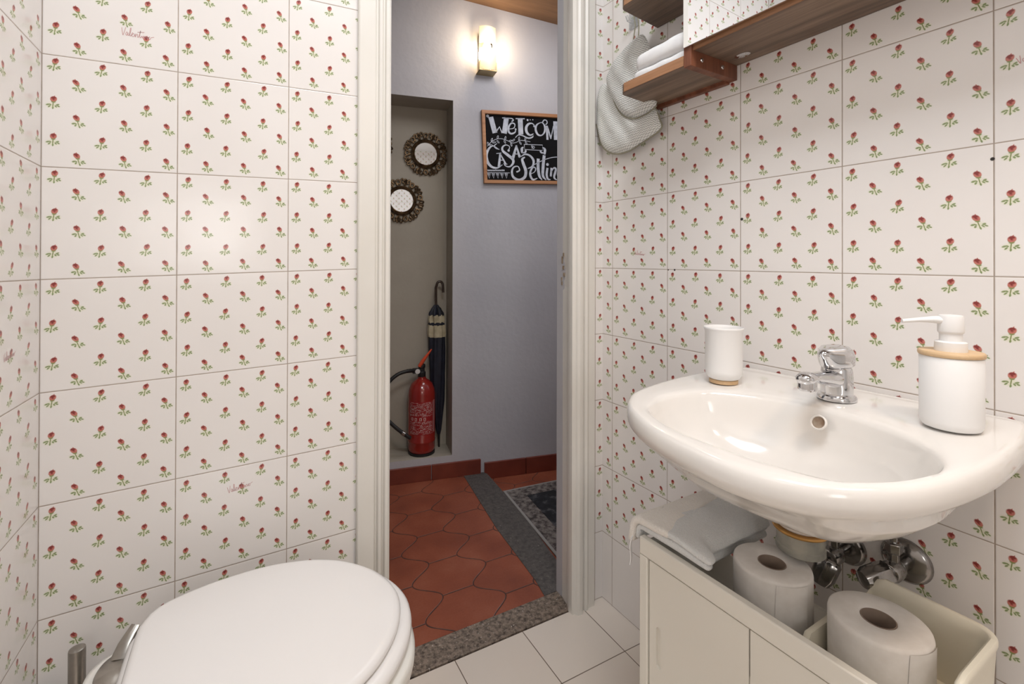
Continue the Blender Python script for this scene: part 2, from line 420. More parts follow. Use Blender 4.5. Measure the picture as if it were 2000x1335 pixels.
class Thing:
    def __init__(s, name, label, cat, frame=MW, base=(0, 0, 0), group=None):
        s.e = bpy.data.objects.new(name, None); COL.objects.link(s.e); s.e.empty_display_size = .05
        s.base = Vector(base); s.e.matrix_world = frame @ Matrix.Translation(s.base)
        tag(s.e, label, cat, group)
    def part(s, name, g, mats, label=None, parent=None, **kw):
        o = link(name, g, mats, base=s.base, parent=parent or s.e, **kw)
        if label: o['label'] = label
        return o
def struct(name, g, mats, frame=MW, label=None, **kw):
    o = link(name, g, mats, frame=frame, **kw); o['kind'] = 'structure'
    if label: o['label'] = label
    return o
def catmull(P, n=8, closed=True):
    P = [Vector(p) for p in P]; out = []; N = len(P)
    rng = range(N) if closed else range(N-1)
    for i in rng:
        if closed: a, b, c, d = P[i-1], P[i], P[(i+1) % N], P[(i+2) % N]
        else: a, b, c, d = P[max(i-1, 0)], P[i], P[i+1], P[min(i+2, N-1)]
        for k in range(n):
            t = k/n
            out.append(.5*((2*b)+(c-a)*t+(2*a-5*b+4*c-d)*t*t+(3*b-a-3*c+d)*t**3))
    if not closed: out.append(P[-1])
    return out
def polar(loop, c, n):
    """resample a star-shaped loop by angle about c"""
    c = Vector(c); out = []; N = len(loop)
    L = [Vector((p[0], p[1]))-c for p in loop]
    for k in range(n):
        a = 2*PI*k/n; d = Vector((math.cos(a), math.sin(a))); best = 0
        for i in range(N):
            p, q = L[i], L[(i+1) % N]; e = q-p
            den = d.x*e.y-d.y*e.x
            if abs(den) < 1e-12: continue
            t = (p.x*e.y-p.y*e.x)/den; w = (p.x*d.y-p.y*d.x)/den
            if t > 0 and -1e-9 <= w <= 1+1e-9: best = max(best, t)
        out.append(c+d*best)
    return out
def ribbon(g, pts, wid, fn, n=6, mi=0, closed=False, sm=True):
    """flat stroke: pts 2-D, wid scalar/list, fn maps 2-D to 3-D"""
    P = [Vector(p) for p in pts]
    ws = list(wid) if isinstance(wid, (list, tuple)) else [wid]*len(P)
    if sm and len(P) > 2:
        Q = catmull([(p.x, p.y, w) for p, w in zip(P, ws)], n, closed)
        P = [Vector((q.x, q.y)) for q in Q]; ws = [q.z for q in Q]
    if closed: P.append(P[0]); ws.append(ws[0])
    vs = []
    for k, p in enumerate(P):
        a = P[max(k-1, 0)]; b = P[min(k+1, len(P)-1)]
        t = (b-a); t = t.normalized() if t.length > 1e-9 else Vector((1, 0))
        nn = Vector((-t.y, t.x))*ws[k]/2
        vs += [fn(p+nn), fn(p-nn)]
    g.add(vs, [(2*k, 2*k+1, 2*k+3, 2*k+2) for k in range(len(P)-1)], mi)
def disc(g, c, r, fn, mi=0, n=20, ry=None):
    ry = ry or r
    g.add([fn(Vector((c[0]+r*math.cos(2*PI*i/n), c[1]+ry*math.sin(2*PI*i/n)))) for i in range(n)], [tuple(range(n))], mi)

SIG = [[(0, 8), (.6, 3), (1.2, 0), (2.4, 4), (3.4, 9)], [(5.6, 3.6), (4.3, 4), (3.7, 1.6), (4.6, .4), (5.6, 3.4), (5.7, .6), (7, 2), (8.2, 8.4), (7.5, 9), (7.1, 4), (7.6, .4), (9, 2.2), (10.4, 3.6), (9.3, 4.4), (8.8, 1.4), (10, .3), (11.4, 2), (11.8, 4), (12, .5), (13.2, 3.8), (14, 3.4), (14.2, .6), (15.2, 2), (16.6, 8.6)],
       [(16.6, 8.6), (15.9, 3), (16.6, .5), (18, 3), (18.4, .6), (19.6, 3.6), (20.4, .6), (21.4, 3.6), (22.3, 3.2), (22.6, .8), (23.6, 2.2), (25, 3.8), (24, 3), (24.2, 1), (25.4, .8), (26, 3), (29, 4.4)], [(13.8, 6.2), (20, 7.6)], [(18.6, 5.6), (18.8, 6)]]
def signature(g, x, y, width, fn, ang=.12, mi=1):
    k = width/29; ca, sa = math.cos(ang), math.sin(ang)
    for st in SIG:
        pts = [(x+(a*ca-b*sa)*k, y+(a*sa+b*ca)*k) for a, b in st]
        ribbon(g, pts, .0007, fn, 5, mi)

# ------------------------------------------------------------------ setting: bathroom
ZC = 2.45; YR = -2.45; DX0, DX1, DZ = .585, 1.178, 2.02; TH = .09
def wallpatch(g, x0, x1, z0, z1, y, uvf, mi=0, rev=False):
    vs = [(x0, y, z0), (x1, y, z0), (x1, y, z1), (x0, y, z1)]
    f = (0, 1, 2, 3)
    uvs = [uvf(vs[i][0], vs[i][2]) for i in f]
    if rev: f = f[::-1]; uvs = uvs[::-1]
    g.add(vs, [f], mi, [uvs])
uvA = lambda x, z: (x/.2006, (z-.9823-.0338*x)/.2+5)
uvAr = lambda x, z: ((x-1.272)/.2+1/12, (z-1.0032)/.2+5)
g = G()
wallpatch(g, 0, DX0, 0, ZC, 0, uvA)
wallpatch(g, DX0, 1.21, DZ, ZC, 0, uvA)
wallpatch(g, DX1, W, 0, ZC, 0, uvAr) if False else wallpatch(g, 1.21, W, 0, ZC, 0, uvAr)
wallpatch(g, DX1, 1.21, 0, ZC, .0, uvAr)
for (x0, x1, z0, z1) in ((-.35, DX0, 0, 2.6), (DX0, DX1, DZ, 2.6), (DX1, 2.9, 0, 2.6)):
    wallpatch(g, x0, x1, z0, z1, TH, lambda a, b: (0, 0), 3, True)
g.add([(DX0, 0, 0), (DX0, TH, 0), (DX0, TH, DZ), (DX0, 0, DZ), (DX1, 0, 0), (DX1, TH, 0), (DX1, TH, DZ), (DX1, 0, DZ)],
      [(0, 1, 2, 3), (4, 7, 6, 5), (3, 2, 6, 7)], 3, [[(0, 0)]*4]*3)
fa = lambda p: (p.x, -.0004, p.y)
signature(g, .112, 1.442, .050, fa, -.02)
signature(g, .291, .541, .046, fa, .16)
struct('wall_back', g, [TILE, INK, HOLE, PLAST], smooth=0)
g = G()
uvC = lambda y, z: ((-y)/.2+.0, (z-.9823-.0085*(-y))/.2+5)
vs = [(0, YR, 0), (0, 0, 0), (0, 0, ZC), (0, YR, ZC)]
g.add(vs, [(0, 1, 2, 3)], 0, [[uvC(v[1], v[2]) for v in vs]])
fc = lambda p: (.0004, p.x, p.y)
signature(g, -.14, .862, .042, fc, .1)
struct('wall_left', g, [TILE, INK], smooth=0)
g = G()
LB = 2.6
uvB = lambda s, z: ((s-.0419)/.2, (z-1.0032+.0098*s)/.2+5)
vs = [(0, 0, 0), (0, LB, 0), (0, LB, ZC), (0, 0, ZC)]
g.add(vs, [(0, 1, 2, 3)], 0, [[uvB(v[1], v[2]) for v in vs]])
fb = lambda p: (.0004, p.x, p.y)
signature(g, .128, 1.042, .04, fb, -.12)
signature(g, .868, 1.305, .036, fb, .3)
for s, z, r in ((.4455, 1.115, .0032), (.8405, 1.172, .0026), (.265, 1.0, .0026), (.245, 1.0, .0018)): disc(g, (s, z), r, fb, 2)
struct('wall_right', g, [TILE, INK, HOLE], frame=MB, smooth=0)
g = G(); wallpatch(g, 0, 1.5, 0, ZC, YR, lambda x, z: (x/.2, z/.2), 0, True)
struct('wall_front', g, [TILE], smooth=0)
g = G(); g.box((-.02, YR, -.05), (1.42, 0.0, 0))
struct('floor', g, FLOORM, smooth=0)
g = G(); g.box((-.02, YR, ZC), (1.5, 0, ZC+.05))
struct('ceiling', g, CEILW, smooth=0)

# ------------------------------------------------------------------ door frame
def casing(pts, z0, z1):
    gg = G(); gg.prism(pts, lambda p: Vector((p[0], p[1], z0)), lambda p: Vector((p[0], p[1], z1))); return gg
t = Thing('door_frame', 'old white painted wooden door frame with grooved casing around the open doorway', 'door frame', base=(.9, 0, 0))
Lp = [(.547, 0), (.547, -.014), (.550, -.016), (.586, -.016), (.588, -.012), (.592, -.012), (.594, -.019), (.601, -.021), (.604, -.015), (.607, -.015), (.609, -.022), (.616, -.024), (.621, -.020), (.621, .09), (.585, .09), (.585, 0)]
t.part('casing', casing(Lp, 0, DZ+.06), FRAMEM, smooth=25, bevel=.0012)
Rp = [(1.243, 0), (1.243, -.012), (1.240, -.015), (1.217, -.017), (1.213, -.020), (1.207, -.023), (1.201, -.019), (1.199, -.015), (1.196, -.015), (1.194, -.022), (1.186, -.027), (1.176, -.028), (1.170, -.024), (1.167, -.018), (1.158, -.014), (1.158, .0), (1.166, .02), (1.170, .022), (1.184, .087), (1.184, .09), (1.20, .09), (1.20, 0)]
gr = G()
zs = [0, .012, .02, .05, .3, .6, .9, .935, .95, .965, .98, 1.0, 1.015, 1.03, 1.06, 1.3, 1.7, DZ+.06]
def chip(k, z):
    if k in (18, 19) and .94 < z < 1.05: return .006+.003*math.sin(z*90)
    if k in (8, 10, 12, 14) and z < .015: return .002
    return 0
gr.rings([[Vector((p[0]+chip(k, z), p[1]+(.002 if z < .015 and k % 2 else 0), z)) for k, p in enumerate(Rp)] for z in zs])
t.part('casing', gr, FRAMEM, smooth=25)
gh = G(); gh.box((.547, -.02, DZ), (1.243, 0, DZ+.07)); gh.box((.585, 0, DZ-.01), (1.2, .09, DZ+.03))
t.part('head', gh, FRAMEM, bevel=.003)
# splintered strike area on the inner right edge
gw = G()
random.seed(3)
for k in range(9):
    z = .958+.012*k+random.uniform(-.004, .004); y = .060+random.uniform(-.012, .016)
    x = 1.170+(y-.022)*.215-.0012
    gw.box((x-.0012, y-.003, z-.005), (x+.003, y+.003, z+.006))
t.part('chipped_paint', gw, WORN, label='bare splintered wood where the paint has chipped', smooth=0)

# threshold and hall floor
g = G(); g.box((.56, .006, -.04), (1.20, .088, .001))
struct('trim_1', g, THRESH, bevel=.002)
g = G()
ex = [(.2, .088), (1.132, .088), (1.146, .158), (1.178, .483), (1.252, .952), (1.262, 1.02), (.2, 1.3)]
g.prism(ex, lambda p: Vector((p[0], p[1], -.05)), lambda p: Vector((p[0], p[1], 0)))
struct('floor_hall', g, TERRA, smooth=0)
g = G()
sp_ = [(1.132, .088), (1.245, .088), (1.30, .40), (1.345, .75), (1.362, .92), (1.345, .955), (1.258, .985), (1.252, .952), (1.178, .483), (1.146, .158)]
g.prism(sp_, lambda p: Vector((p[0], p[1], -.05)), lambda p: Vector((p[0], p[1], .002)))
struct('trim_2', g, STRIP, bevel=.001)
g = G(); g.box((1.1, .088, -.08), (2.9, 1.1, -.03))
struct('floor_hall_lower', g, TERRA, smooth=0)

# hall shell
HZ = lambda s: 2.295-.0885*(s-.333)
ND = .155; NS0, NS1, NZ0, NZ1 = -.42, .287, .103, 1.803
g = G()
zt = 2.6
def hq(a, b, c, d, mi=0): g.add([a, b, c, d], [(0, 1, 2, 3)], mi)
for (s0, s1, z0, z1) in ((-.8, NS0, -.05, zt), (NS0, NS1, -.05, NZ0), (NS0, NS1, NZ1, zt), (NS1, 1.9, -.05, zt)):
    hq((s0, 0, z0), (s1, 0, z0), (s1, 0, z1), (s0, 0, z1))
hq((NS0, ND, NZ0), (NS1, ND, NZ0), (NS1, ND, NZ1), (NS0, ND, NZ1), 1)
hq((NS0, 0, NZ0), (NS1, 0, NZ0), (NS1, ND, NZ0), (NS0, ND, NZ0), 1)
hq((NS0, 0, NZ1), (NS1, 0, NZ1), (NS1, ND, NZ1), (NS0, ND, NZ1), 1)
hq((NS0, 0, NZ0), (NS0, 0, NZ1), (NS0, ND, NZ1), (NS0, ND, NZ0), 1)
hq((NS1, 0, NZ0), (NS1, ND, NZ0), (NS1, ND, NZ1), (NS1, 0, NZ1), 1)
struct('wall_hall_far', g, [PLAST, NICHE], frame=MH, smooth=0)
g = G(); g.box((-.40, .09, -.05), (-.35, 1.4, 2.6)); struct('wall_hall_left', g, PLAST, smooth=0)
g = G(); g.box((2.9, .0, -.1), (2.95, 1.1, 2.6)); struct('wall_hall_right', g, PLAST, smooth=0)
g = G()
g.add([(s, y, HZ(s)+z) for z in (0, .05) for y in (.02, -1.25) for s in (-1.3, 2.1)], [(0, 2, 3, 1), (4, 5, 7, 6), (0, 1, 5, 4), (2, 6, 7, 3), (0, 4, 6, 2), (1, 3, 7, 5)])
struct('ceiling_hall', g, BROWNC, frame=MH, smooth=0)
# skirting tiles
g = G()
for s0, s1 in ((-.36, -.16), (-.157, .186), (.189, .428)): g.box((s0, -.011, 0), (s1, 0, .071))
struct('baseboard_hall_left', g, SKIRT, frame=MH, bevel=.0015)
g = G()
for s0, s1 in ((.447, .66), (.663, .96), (.963, 1.3)): g.box((s0, -.011, -.03), (s1, 0, .05))
struct('baseboard_hall_right', g, SKIRT, frame=MH, bevel=.0015)

# ------------------------------------------------------------------ things in the hall
# rug
t = Thing('rug', 'dark faded oriental rug with a beige patterned border on the hall floor', 'rug', base=(1.372, .78, -.03))
c0, c1, c3 = Vector((1.372, .78)), Vector((1.93, .734)), Vector((1.294, .18))
e1, e2 = (c1-c0), (c3-c0)
def rq(a, b): v = c0+e1*a+e2*b; return v
def rpoly(m, z0, z1):
    gg = G(); a = m/e1.length; b = m/e2.length
    P = [rq(a, b), rq(1-a, b), rq(1-a, 1-b), rq(a, 1-b)]
    gg.prism(P, lambda p: Vector((p.x, p.y, z0)), lambda p: Vector((p.x, p.y, z1))); return gg
t.part('edging', rpoly(0, -.03, -.0255), mat('rug_binding', (150, 146, 142), .9)[0], bevel=.001)
t.part('border', rpoly(.012, -.0255, -.0245), rug_border_mat(), label='beige and grey patterned border', smooth=0)
t.part('field', rpoly(.085, -.0245, -.0238), rug_mat(), label='nearly black mottled centre', smooth=0)

# blackboard
BS0, BZ0, BW_, BH_ = .4385, 1.411, .60, .356
tilt = .040
t = Thing('chalkboard_sign', 'wood framed chalkboard with white welcome lettering hung on the hall wall', 'sign', MH, (BS0, -.002, BZ0))
t.e.matrix_world = t.e.matrix_world @ Matrix.Rotation(-tilt, 4, 'Y')
fr = .0165
g = G(); g.box((0, -.004, 0), (BW_, 0, BH_)); t.base = Vector((0, 0, 0))
t.part('board', g, BOARD, smooth=0)
g = G(); I = [(0, 0), (BW_, 0), (BW_, BH_), (0, BH_)]; J = [(fr, fr), (BW_-fr, fr), (BW_-fr, BH_-fr), (fr, BH_-fr)]
for k in range(4):
    a, b, c, d = I[k], I[(k+1) % 4], J[(k+1) % 4], J[k]
    g.prism([a, b, c, d], lambda p: Vector((p[0], -.018, p[1])), lambda p: Vector((p[0], 0, p[1])))
t.part('frame', g, OAK, bevel=.0012, label='light brown wooden frame')
g = G()
def bp(x, y):
    return Vector(((x-180)/(1295-180)*.413, BH_-(y-195-(x-180)*.045*(1-(y-195)/1045*.6))/1045*BH_))
K = BH_/1045
fn = lambda p: Vector((p.x, -.0046, p.y))
def S(pts, w, **kw): ribbon(g, [bp(*p) for p in pts], [q*K for q in w] if isinstance(w, (list, tuple)) else w*K, fn, **kw)
def D(c, r): p = bp(*c); disc(g, (p.x, p.y), r*K, fn)
D((268, 272), 21); S([(255, 275), (290, 300)], 16)
S([(310, 285), (362, 515)], 74); S([(372, 505), (428, 425), (462, 515)], 20, sm=False); S([(530, 292), (492, 520)], 74)
S([(470, 296), (590, 300)], 14); S([(560, 300), (610, 305), (625, 330), (600, 345)], 16)
S([(562, 455), (630, 440), (645, 385), (600, 370), (560, 420), (555, 490), (590, 522), (645, 500), (655, 455)], [12, 12, 16, 22, 26, 30, 26, 20, 14])
D((655, 458), 14)
S([(725, 305), (728, 530)], 76); S([(660, 303), (790, 303)], 16)
S([(645, 580), (690, 540), (750, 548), (830, 583), (890, 570), (908, 545)], [8, 14, 16, 22, 20, 10])
D((832, 322), 15); D((870, 318), 8); D((908, 316), 9)
S([(932, 400), (895, 370), (845, 378), (808, 430), (815, 500), (860, 540), (910, 520)], [14, 16, 30, 40, 40, 26, 12]); D((925, 410), 15)
S([(1010, 360), (960, 395), (945, 460), (975, 530), (1030, 540), (1075, 490), (1080, 410), (1050, 360)], [12, 26, 34, 30, 18, 26, 28, 14], closed=True)
S([(1050, 350), (1075, 318), (1110, 325), (1118, 360), (1095, 385)], 15)
S([(1112, 400), (1115, 605)], 34); S([(1120, 420), (1168, 590)], 24); S([(1168, 580), (1212, 400)], 14); S([(1243, 335), (1245, 606)], 72)
S([(1315, 340), (1318, 610)], 40); S([(1310, 345), (1420, 345)], 20); S([(1310, 470), (1390, 470)], 18); S([(1310, 600), (1425, 600)], 20)
S([(250, 705), (300, 650), (370, 606), (450, 596), (530, 622), (600, 655), (660, 645), (710, 618), (780, 622), (860, 636)], 8)
for c, a in (((315, 612), 1.2), ((345, 650), .2), ((398, 575), 1.3), ((400, 640), -.9), ((505, 585), 1.3), ((495, 640), -1.2), ((575, 625), .2), ((585, 680), -1.3), ((620, 615), .8), ((700, 590), 1.4), ((715, 655), -1.), ((790, 595), 1.2), ((800, 655), -1), ((262, 670), 1.9), ((300, 690), -.2)):
    L = 24; dx, dy = math.cos(a)*L, -math.sin(a)*L
    S([(c[0]-dx, c[1]-dy), (c[0]-dy*.4, c[1]+dx*.4), (c[0]+dx, c[1]+dy), (c[0]+dy*.4, c[1]-dx*.4)], 7, closed=True)
S([(415, 750), (370, 735), (345, 700), (385, 665)], [10, 16, 18, 8])
S([(400, 745), (330, 700), (270, 740), (232, 830), (245, 930), (300, 1000), (380, 1015), (450, 970)], [8, 16, 30, 42, 44, 34, 20, 10])
S([(400, 1000), (425, 800)], [40, 26]); S([(418, 800), (500, 965)], [16, 26]); S([(395, 905), (470, 905)], 12); S([(370, 810), (440, 800)], 10); S([(480, 970), (520, 960)], 10)
S([(545, 760), (560, 710), (510, 685), (462, 715), (462, 770), (530, 830), (598, 890), (600, 950), (550, 998), (490, 985), (470, 945)], [18, 12, 14, 26, 34, 42, 42, 34, 20, 14, 10]); D((545, 765), 18)
S([(600, 880), (660, 690)], [44, 26]); S([(655, 690), (700, 860)], [20, 40]); S([(600, 815), (700, 815)], 12); S([(690, 865), (740, 835)], 12)
S([(770, 675), (1038, 682), (1034, 762), (774, 748)], 9, closed=True, sm=False)
S([(868, 695), (895, 695)], 8); S([(880, 690), (882, 735)], 9); S([(905, 700), (920, 715), (905, 735), (892, 718)], 8, closed=True)
S([(758, 712), (735, 740), (735, 800)], [10, 40, 30]); S([(790, 760), (780, 790), (730, 800)], [30, 26, 8])
S([(1040, 715), (1070, 750), (1065, 820)], [10, 42, 26]); S([(1005, 765), (1015, 790), (1060, 800)], [30, 26, 12])
S([(645, 1075), (690, 1050), (670, 995), (610, 1005), (580, 1070), (600, 1150), (680, 1188), (760, 1150), (780, 1060), (750, 960), (735, 890), (775, 860)], [22, 20, 14, 22, 30, 36, 34, 42, 46, 44, 36, 18])
S([(720, 850), (780, 818), (850, 840), (898, 910), (880, 990), (810, 1025)], [12, 22, 30, 36, 28, 12])
S([(845, 1105), (905, 1075), (925, 1025), (890, 1005), (850, 1060), (845, 1130), (880, 1185), (945, 1165)], [10, 12, 18, 22, 30, 34, 28, 12])
S([(968, 880), (962, 1000), (975, 1130), (1015, 1190)], [46, 46, 40, 12]); S([(1058, 830), (1035, 1000), (1030, 1130), (1075, 1192)], [46, 46, 40, 12])
S([(900, 972), (990, 925), (1080, 888), (1190, 860), (1300, 853)], 11)
S([(1100, 1015), (1085, 1110), (1100, 1175), (1140, 1185)], [34, 36, 30, 10]); D((1102, 965), 22)
S([(1160, 1015), (1145, 1140)], 32); S([(1160, 1070), (1195, 1015), (1225, 1040), (1195, 1150), (1235, 1192)], [10, 22, 34, 32, 10])
S([(1310, 1010), (1265, 1060), (1260, 1140), (1300, 1185), (1345, 1140), (1350, 1060)], [16, 34, 38, 22, 30, 30], closed=True)
random.seed(5)
for k in range(13):
    x = 240+k*18.5; S([(x, 1040+random.uniform(-4, 4)), (x+9, 1062), (x+13, 1042)], 8)
S([(230, 1084), (550, 1088)], 8)
for k in range(5):
    x = 240+k*60; S([(x, 1098), (x+38, 1098), (x+22, 1165)], 8, closed=True, sm=False); D((x+19, 1115), 8)
t.part('lettering', g, CHALK, label='white hand lettered chalk writing and leaf vine', smooth=0)

# wall sconce
t = Thing('wall_sconce', 'small cream wall lamp with a glowing bulb above the hall sign', 'lamp', MH, (.444, 0, 2.04))
g = G(); g.box((.41, -.008, 1.96), (.48, 0, 2.13)); t.part('back_plate', g, CHROME, bevel=.002)
def shade(z0, z1, s0, s1, dep):
    gg = G(); n = 14; ro = []; 
    for z in (z0, z1):
        ro.append([Vector((s0+(s1-s0)*k/n, -dep-.014*math.sin(PI*k/n), z)) for k in range(n+1)])
    ri = [[p+Vector((0, .004, 0)) for p in r] for r in ro]
    ring = lambda k: [ro[0][k], ro[1][k], ri[1][k], ri[0][k]]
    gg.rings([ring(k) for k in range(n+1)], True, True, True); return gg
SHM, _t = mat('frosted_cream_glass', (246, 234, 208), .5, Transmission_Weight=.6)
t.part('shade', shade(1.945, 2.045, .402, .486, .062), SHM, label='frosted lower glass plate')
t.part('shade', shade(2.075, 2.155, .402, .484, .052), SHM, label='frosted upper glass plate')
g = G(); g.box((.400, -.066, 1.940), (.488, 0, 1.946)); g.box((.400, -.064, 1.94), (.405, -.03, 1.985)); g.box((.483, -.064, 1.94), (.488, -.03, 1.985))
t.part('bracket', g, mat('brass_bracket', (170, 150, 110), .4, .7)[0], bevel=.001)
EM, _t = mat('bulb_glow', (255, 235, 200), .5); _t.b.inputs['Emission Color'].default_value = (1, .80, .52, 1); _t.b.inputs['Emission Strength'].default_value = 60
g = G(); g.lathe([(0.001, -.022), (.012, -.018), (.02, -.006), (.021, .004), (.016, .016), (.008, .024), (.001, .026)], (.444, -.040, 2.06), 20)
t.part('bulb', g, EM, label='glowing warm bulb')
bl = bpy.data.lights.new('sconce_bulb_light', 'POINT'); bl.energy = 2.3; bl.color = (1, .80, .58); bl.shadow_soft_size = .022
bo = bpy.data.objects.new('sconce_bulb_light', bl); COL.objects.link(bo); bo.matrix_world = MH @ Matrix.Translation((.444, -.100, 2.075))

# ornate mirrors in the niche
def make_mirror(s, z, R, label, rot=0):
    t = Thing('round_mirror', label, 'mirror', MH, (s, ND, z), group='ornate round mirrors in the niche')
    t.base = Vector((0, 0, 0))
    toY = Matrix.Rotation(PI/2, 4, 'X')       # z -> -y
    g = G(); g.lathe([(R*.50, .006), (R*.50, .0075)], mat=toY, n=40); t.part('glass', g, MIRR, label='round mirror glass')
    g = G(); rr = [R*.54, R*.60, R*.64]
    g.lathe([(R*.50, .004), (R*.50, .012), (R*.54, .015), (R*.57, .010), (R*.61, .014), (R*.655, .010), (R*.665, .002), (R*.5, .002)], mat=toY, n=48, cap0=False, cap1=False)
    t.part('ring', g, BRONZE, label='double beaded bronze ring')
    g = G()
    fnn = lambda a, r, y=.008: Vector((r*math.cos(a), -y, r*math.sin(a)))
    for k in range(8):
        a0 = rot+2*PI*k/8
        g.tube([Vector((R*.83*math.cos(a0)+R*.085*math.cos(q), -.008, R*.83*math.sin(a0)+R*.095*math.sin(q))) for q in [2*PI*i/14 for i in range(14)]], .0042, 7, cyc=True)
        for sg in (-1, 1):
            P = [fnn(a0+sg*x*PI/8, R*r) for x, r in ((.18, .68), (.30, .80), (.42, .92), (.60, .97), (.74, .90), (.66, .80), (.55, .84))]
            g.tube(catmull(P, 4, False), [.0045]*3+[.004]*22, 7)
            P = [fnn(a0+sg*x*PI/8, R*r, .006) for x, r in ((.95, .68), (.86, .76), (.80, .86), (.90, .95), (1.0, .98))]
            g.tube(catmull(P, 4, False), .0035, 7)
        g.tube([fnn(a0+PI/8, R*.66), fnn(a0+PI/8, R*.95)], .0038, 6)
    t.part('scrollwork', g, BRONZE, label='open scrolled bronze surround')
    return t
make_mirror(.1785, 1.572, .112, 'small round mirror in scrolled bronze frame, the upper fully visible one')
make_mirror(.060, 1.332, .112, 'small round mirror in scrolled bronze frame, half hidden by the casing', .2)
make_mirror(-.094, 1.600, .112, 'bronze mirror frame whose rim just peeks past the door casing, highest left', .1)

# fire extinguisher
ec = (.1525, .078); ez = NZ0
t = Thing('fire_extinguisher', 'red fire extinguisher with black hose standing in the hall niche', 'fire extinguisher', MH, (ec[0], ec[1], ez))
g = G(); R = .0655
g.lathe([(R-.006, .012), (R-.001, .022), (R, .035), (R, .06), (R+.0012, .062), (R+.0012, .068), (R, .07), (R, .285), (R-.004, .31), (R-.016, .337), (R-.034, .352), (.02, .36), (.02, .368)], (ec[0], ec[1], ez), 48)
t.part('cylinder', g, RED)
g = G(); g.lathe([(R-.004, 0), (R-.001, .002), (R-.001, .013), (R-.006, .014)], (ec[0], ec[1], ez), 40); t.part('base_ring', g, BLACK, label='black plastic base ring')
g = G(); g.lathe([(.017, .366), (.019, .37), (.019, .39), (.014, .392), (.014, .41), (.017, .412), (.017, .425), (.01, .43)], (ec[0], ec[1], ez), 20)
g.box((ec[0]-.045, ec[1]-.012, ez+.385), (ec[0]+.01, ec[1]+.012, ez+.408))
v = t.part('valve', g, BLACK, bevel=.001)
g = G(); g.lathe([(.001, 0), (.011, 0), (.012, .004), (.001, .005)], (0, 0, 0), 16, mat=Matrix.Translation((ec[0]-.022, ec[1]-.012, ez+.396)) @ Matrix.Rotation(PI/2, 4, 'X'))
t.part('gauge', g, mat('gauge_white', (210, 208, 204), .4)[0], parent=v, label='small white pressure gauge')
g = G(); g.tube([(ec[0]-.012, ec[1]-.006, ez+.418), (ec[0]+.004, ec[1]-.01, ez+.445), (ec[0]+.026, ec[1]-.012, ez+.474), (ec[0]+.046, ec[1]-.012, ez+.50)], [.013, .013, .009, .004], 12, flat=.7)
t.part('lever', g, LEVERM, label='orange red squeeze lever')
g = G(); g.tube(catmull([(ec[0]-.04, ec[1]-.005, ez+.398), (ec[0]-.07, ec[1]-.02, ez+.402), (ec[0]-.12, ec[1]-.03, ez+.39), (ec[0]-.165, ec[1]-.035, ez+.35), (ec[0]-.19, ec[1]-.04, ez+.28), (ec[0]-.18, ec[1]-.045, ez+.21), (ec[0]-.14, ec[1]-.05, ez+.16), (ec[0]-.09, ec[1]-.052, ez+.115), (ec[0]-.060, ec[1]-.05, ez+.092)], 6, False), .0088, 12)
t.part('hose', g, BLACK, label='black rubber hose looping to the left')
g = G(); g.tube([(ec[0]-.052, ec[1]-.006, ez+.400), (ec[0]-.070, ec[1]-.018, ez+.402)], .0102, 12)
t.part('hose_clamp', g, BRUSHED)
g = G(); g.tube([(ec[0]-.100, ec[1]-.052, ez+.122), (ec[0]-.088, ec[1]-.052, ez+.113)], .0102, 12)
t.part('hose_clamp', g, BRUSHED)
g = G()
def cyl(a, z, r=R+.0006): return Vector((ec[0]+r*math.sin(a), ec[1]-r*math.cos(a), ez+z))
n = 20
vs = [cyl(-1.15+2.2*i/n, z, R+.0003) for z in (.105, .262) for i in range(n+1)]
g.add(vs, [(i, i+1, n+2+i, n+1+i) for i in range(n)], 0)
random.seed(11)
def dash(a0, a1, z, h):
    m_ = 5; vv = [cyl(a0+(a1-a0)*i/m_, zz) for zz in (z, z+h) for i in range(m_+1)]
    g.add(vv, [(i, i+1, m_+2+i, m_+1+i) for i in range(m_)], 1)
zz = .108
while zz < .258:
    if .170 < zz < .188:
        zz += .004; continue
    a = -1.1
    while a < .72:
        w_ = random.uniform(.05, .28)
        if random.random() < .8: dash(a, min(a+w_, .74), zz, random.choice((.0010, .0014, .0020)))
        a += w_+random.uniform(.02, .09)
    zz += .0042
for a in (-.95, -.65, -.3, .0): dash(a, a+.17, .172, .0018); dash(a, a+.04, .172, .013); dash(a+.12, a+.17, .174, .011); dash(a+.02, a+.15, .184, .0018)
for k in range(22): dash(.80, .84, .110+k*.007, .004); dash(.90, .97, .110+k*.007, .0055)
t.part('label', g, [LABELR, LABELW], label='dark red printed label with small white text and pictograms', smooth=0)

# umbrella
us = .222; ud = .085
t = Thing('umbrella', 'rolled dark blue umbrella with cream band and hooked handle behind the extinguisher', 'umbrella', MH, (us+.022, ud+.03, NZ0))
def upt(z):   # axis, slight lean
    k = (z-NZ0)/(.93-NZ0); return Vector((us+.024-.022*k, ud+.035-.012*k, z))
g = G(); rings = []; n = 40
prof = [(.006, .165), (.012, .19), (.020, .26), (.029, .34), (.034, .43), (.037, .52), (.038, .60), (.037, .655)]
def foldring(r, z, amp=.14, tw=0):
    c = upt(z); out = []
    for i in range(n):
        a = 2*PI*i/n; rr = r*(1+amp*math.sin(8*a+tw*z*8+2.2*math.sin(z*7)))
        out.append(c+Vector((rr*math.cos(a), rr*math.sin(a)*.8, 0)))
    return out
g.rings([foldring(r, z) for r, z in prof])
t.part('canopy', g, NAVY, label='dark navy rolled cloth', smooth=60)
g = G(); g.rings([foldring(.0378, .655), foldring(.0395, .67, .18), foldring(.038, .695, .2), foldring(.036, .715, .2)]); g.rings([foldring(.033, .725, .2), foldring(.035, .745, .25), foldring(.031, .765, .25)])
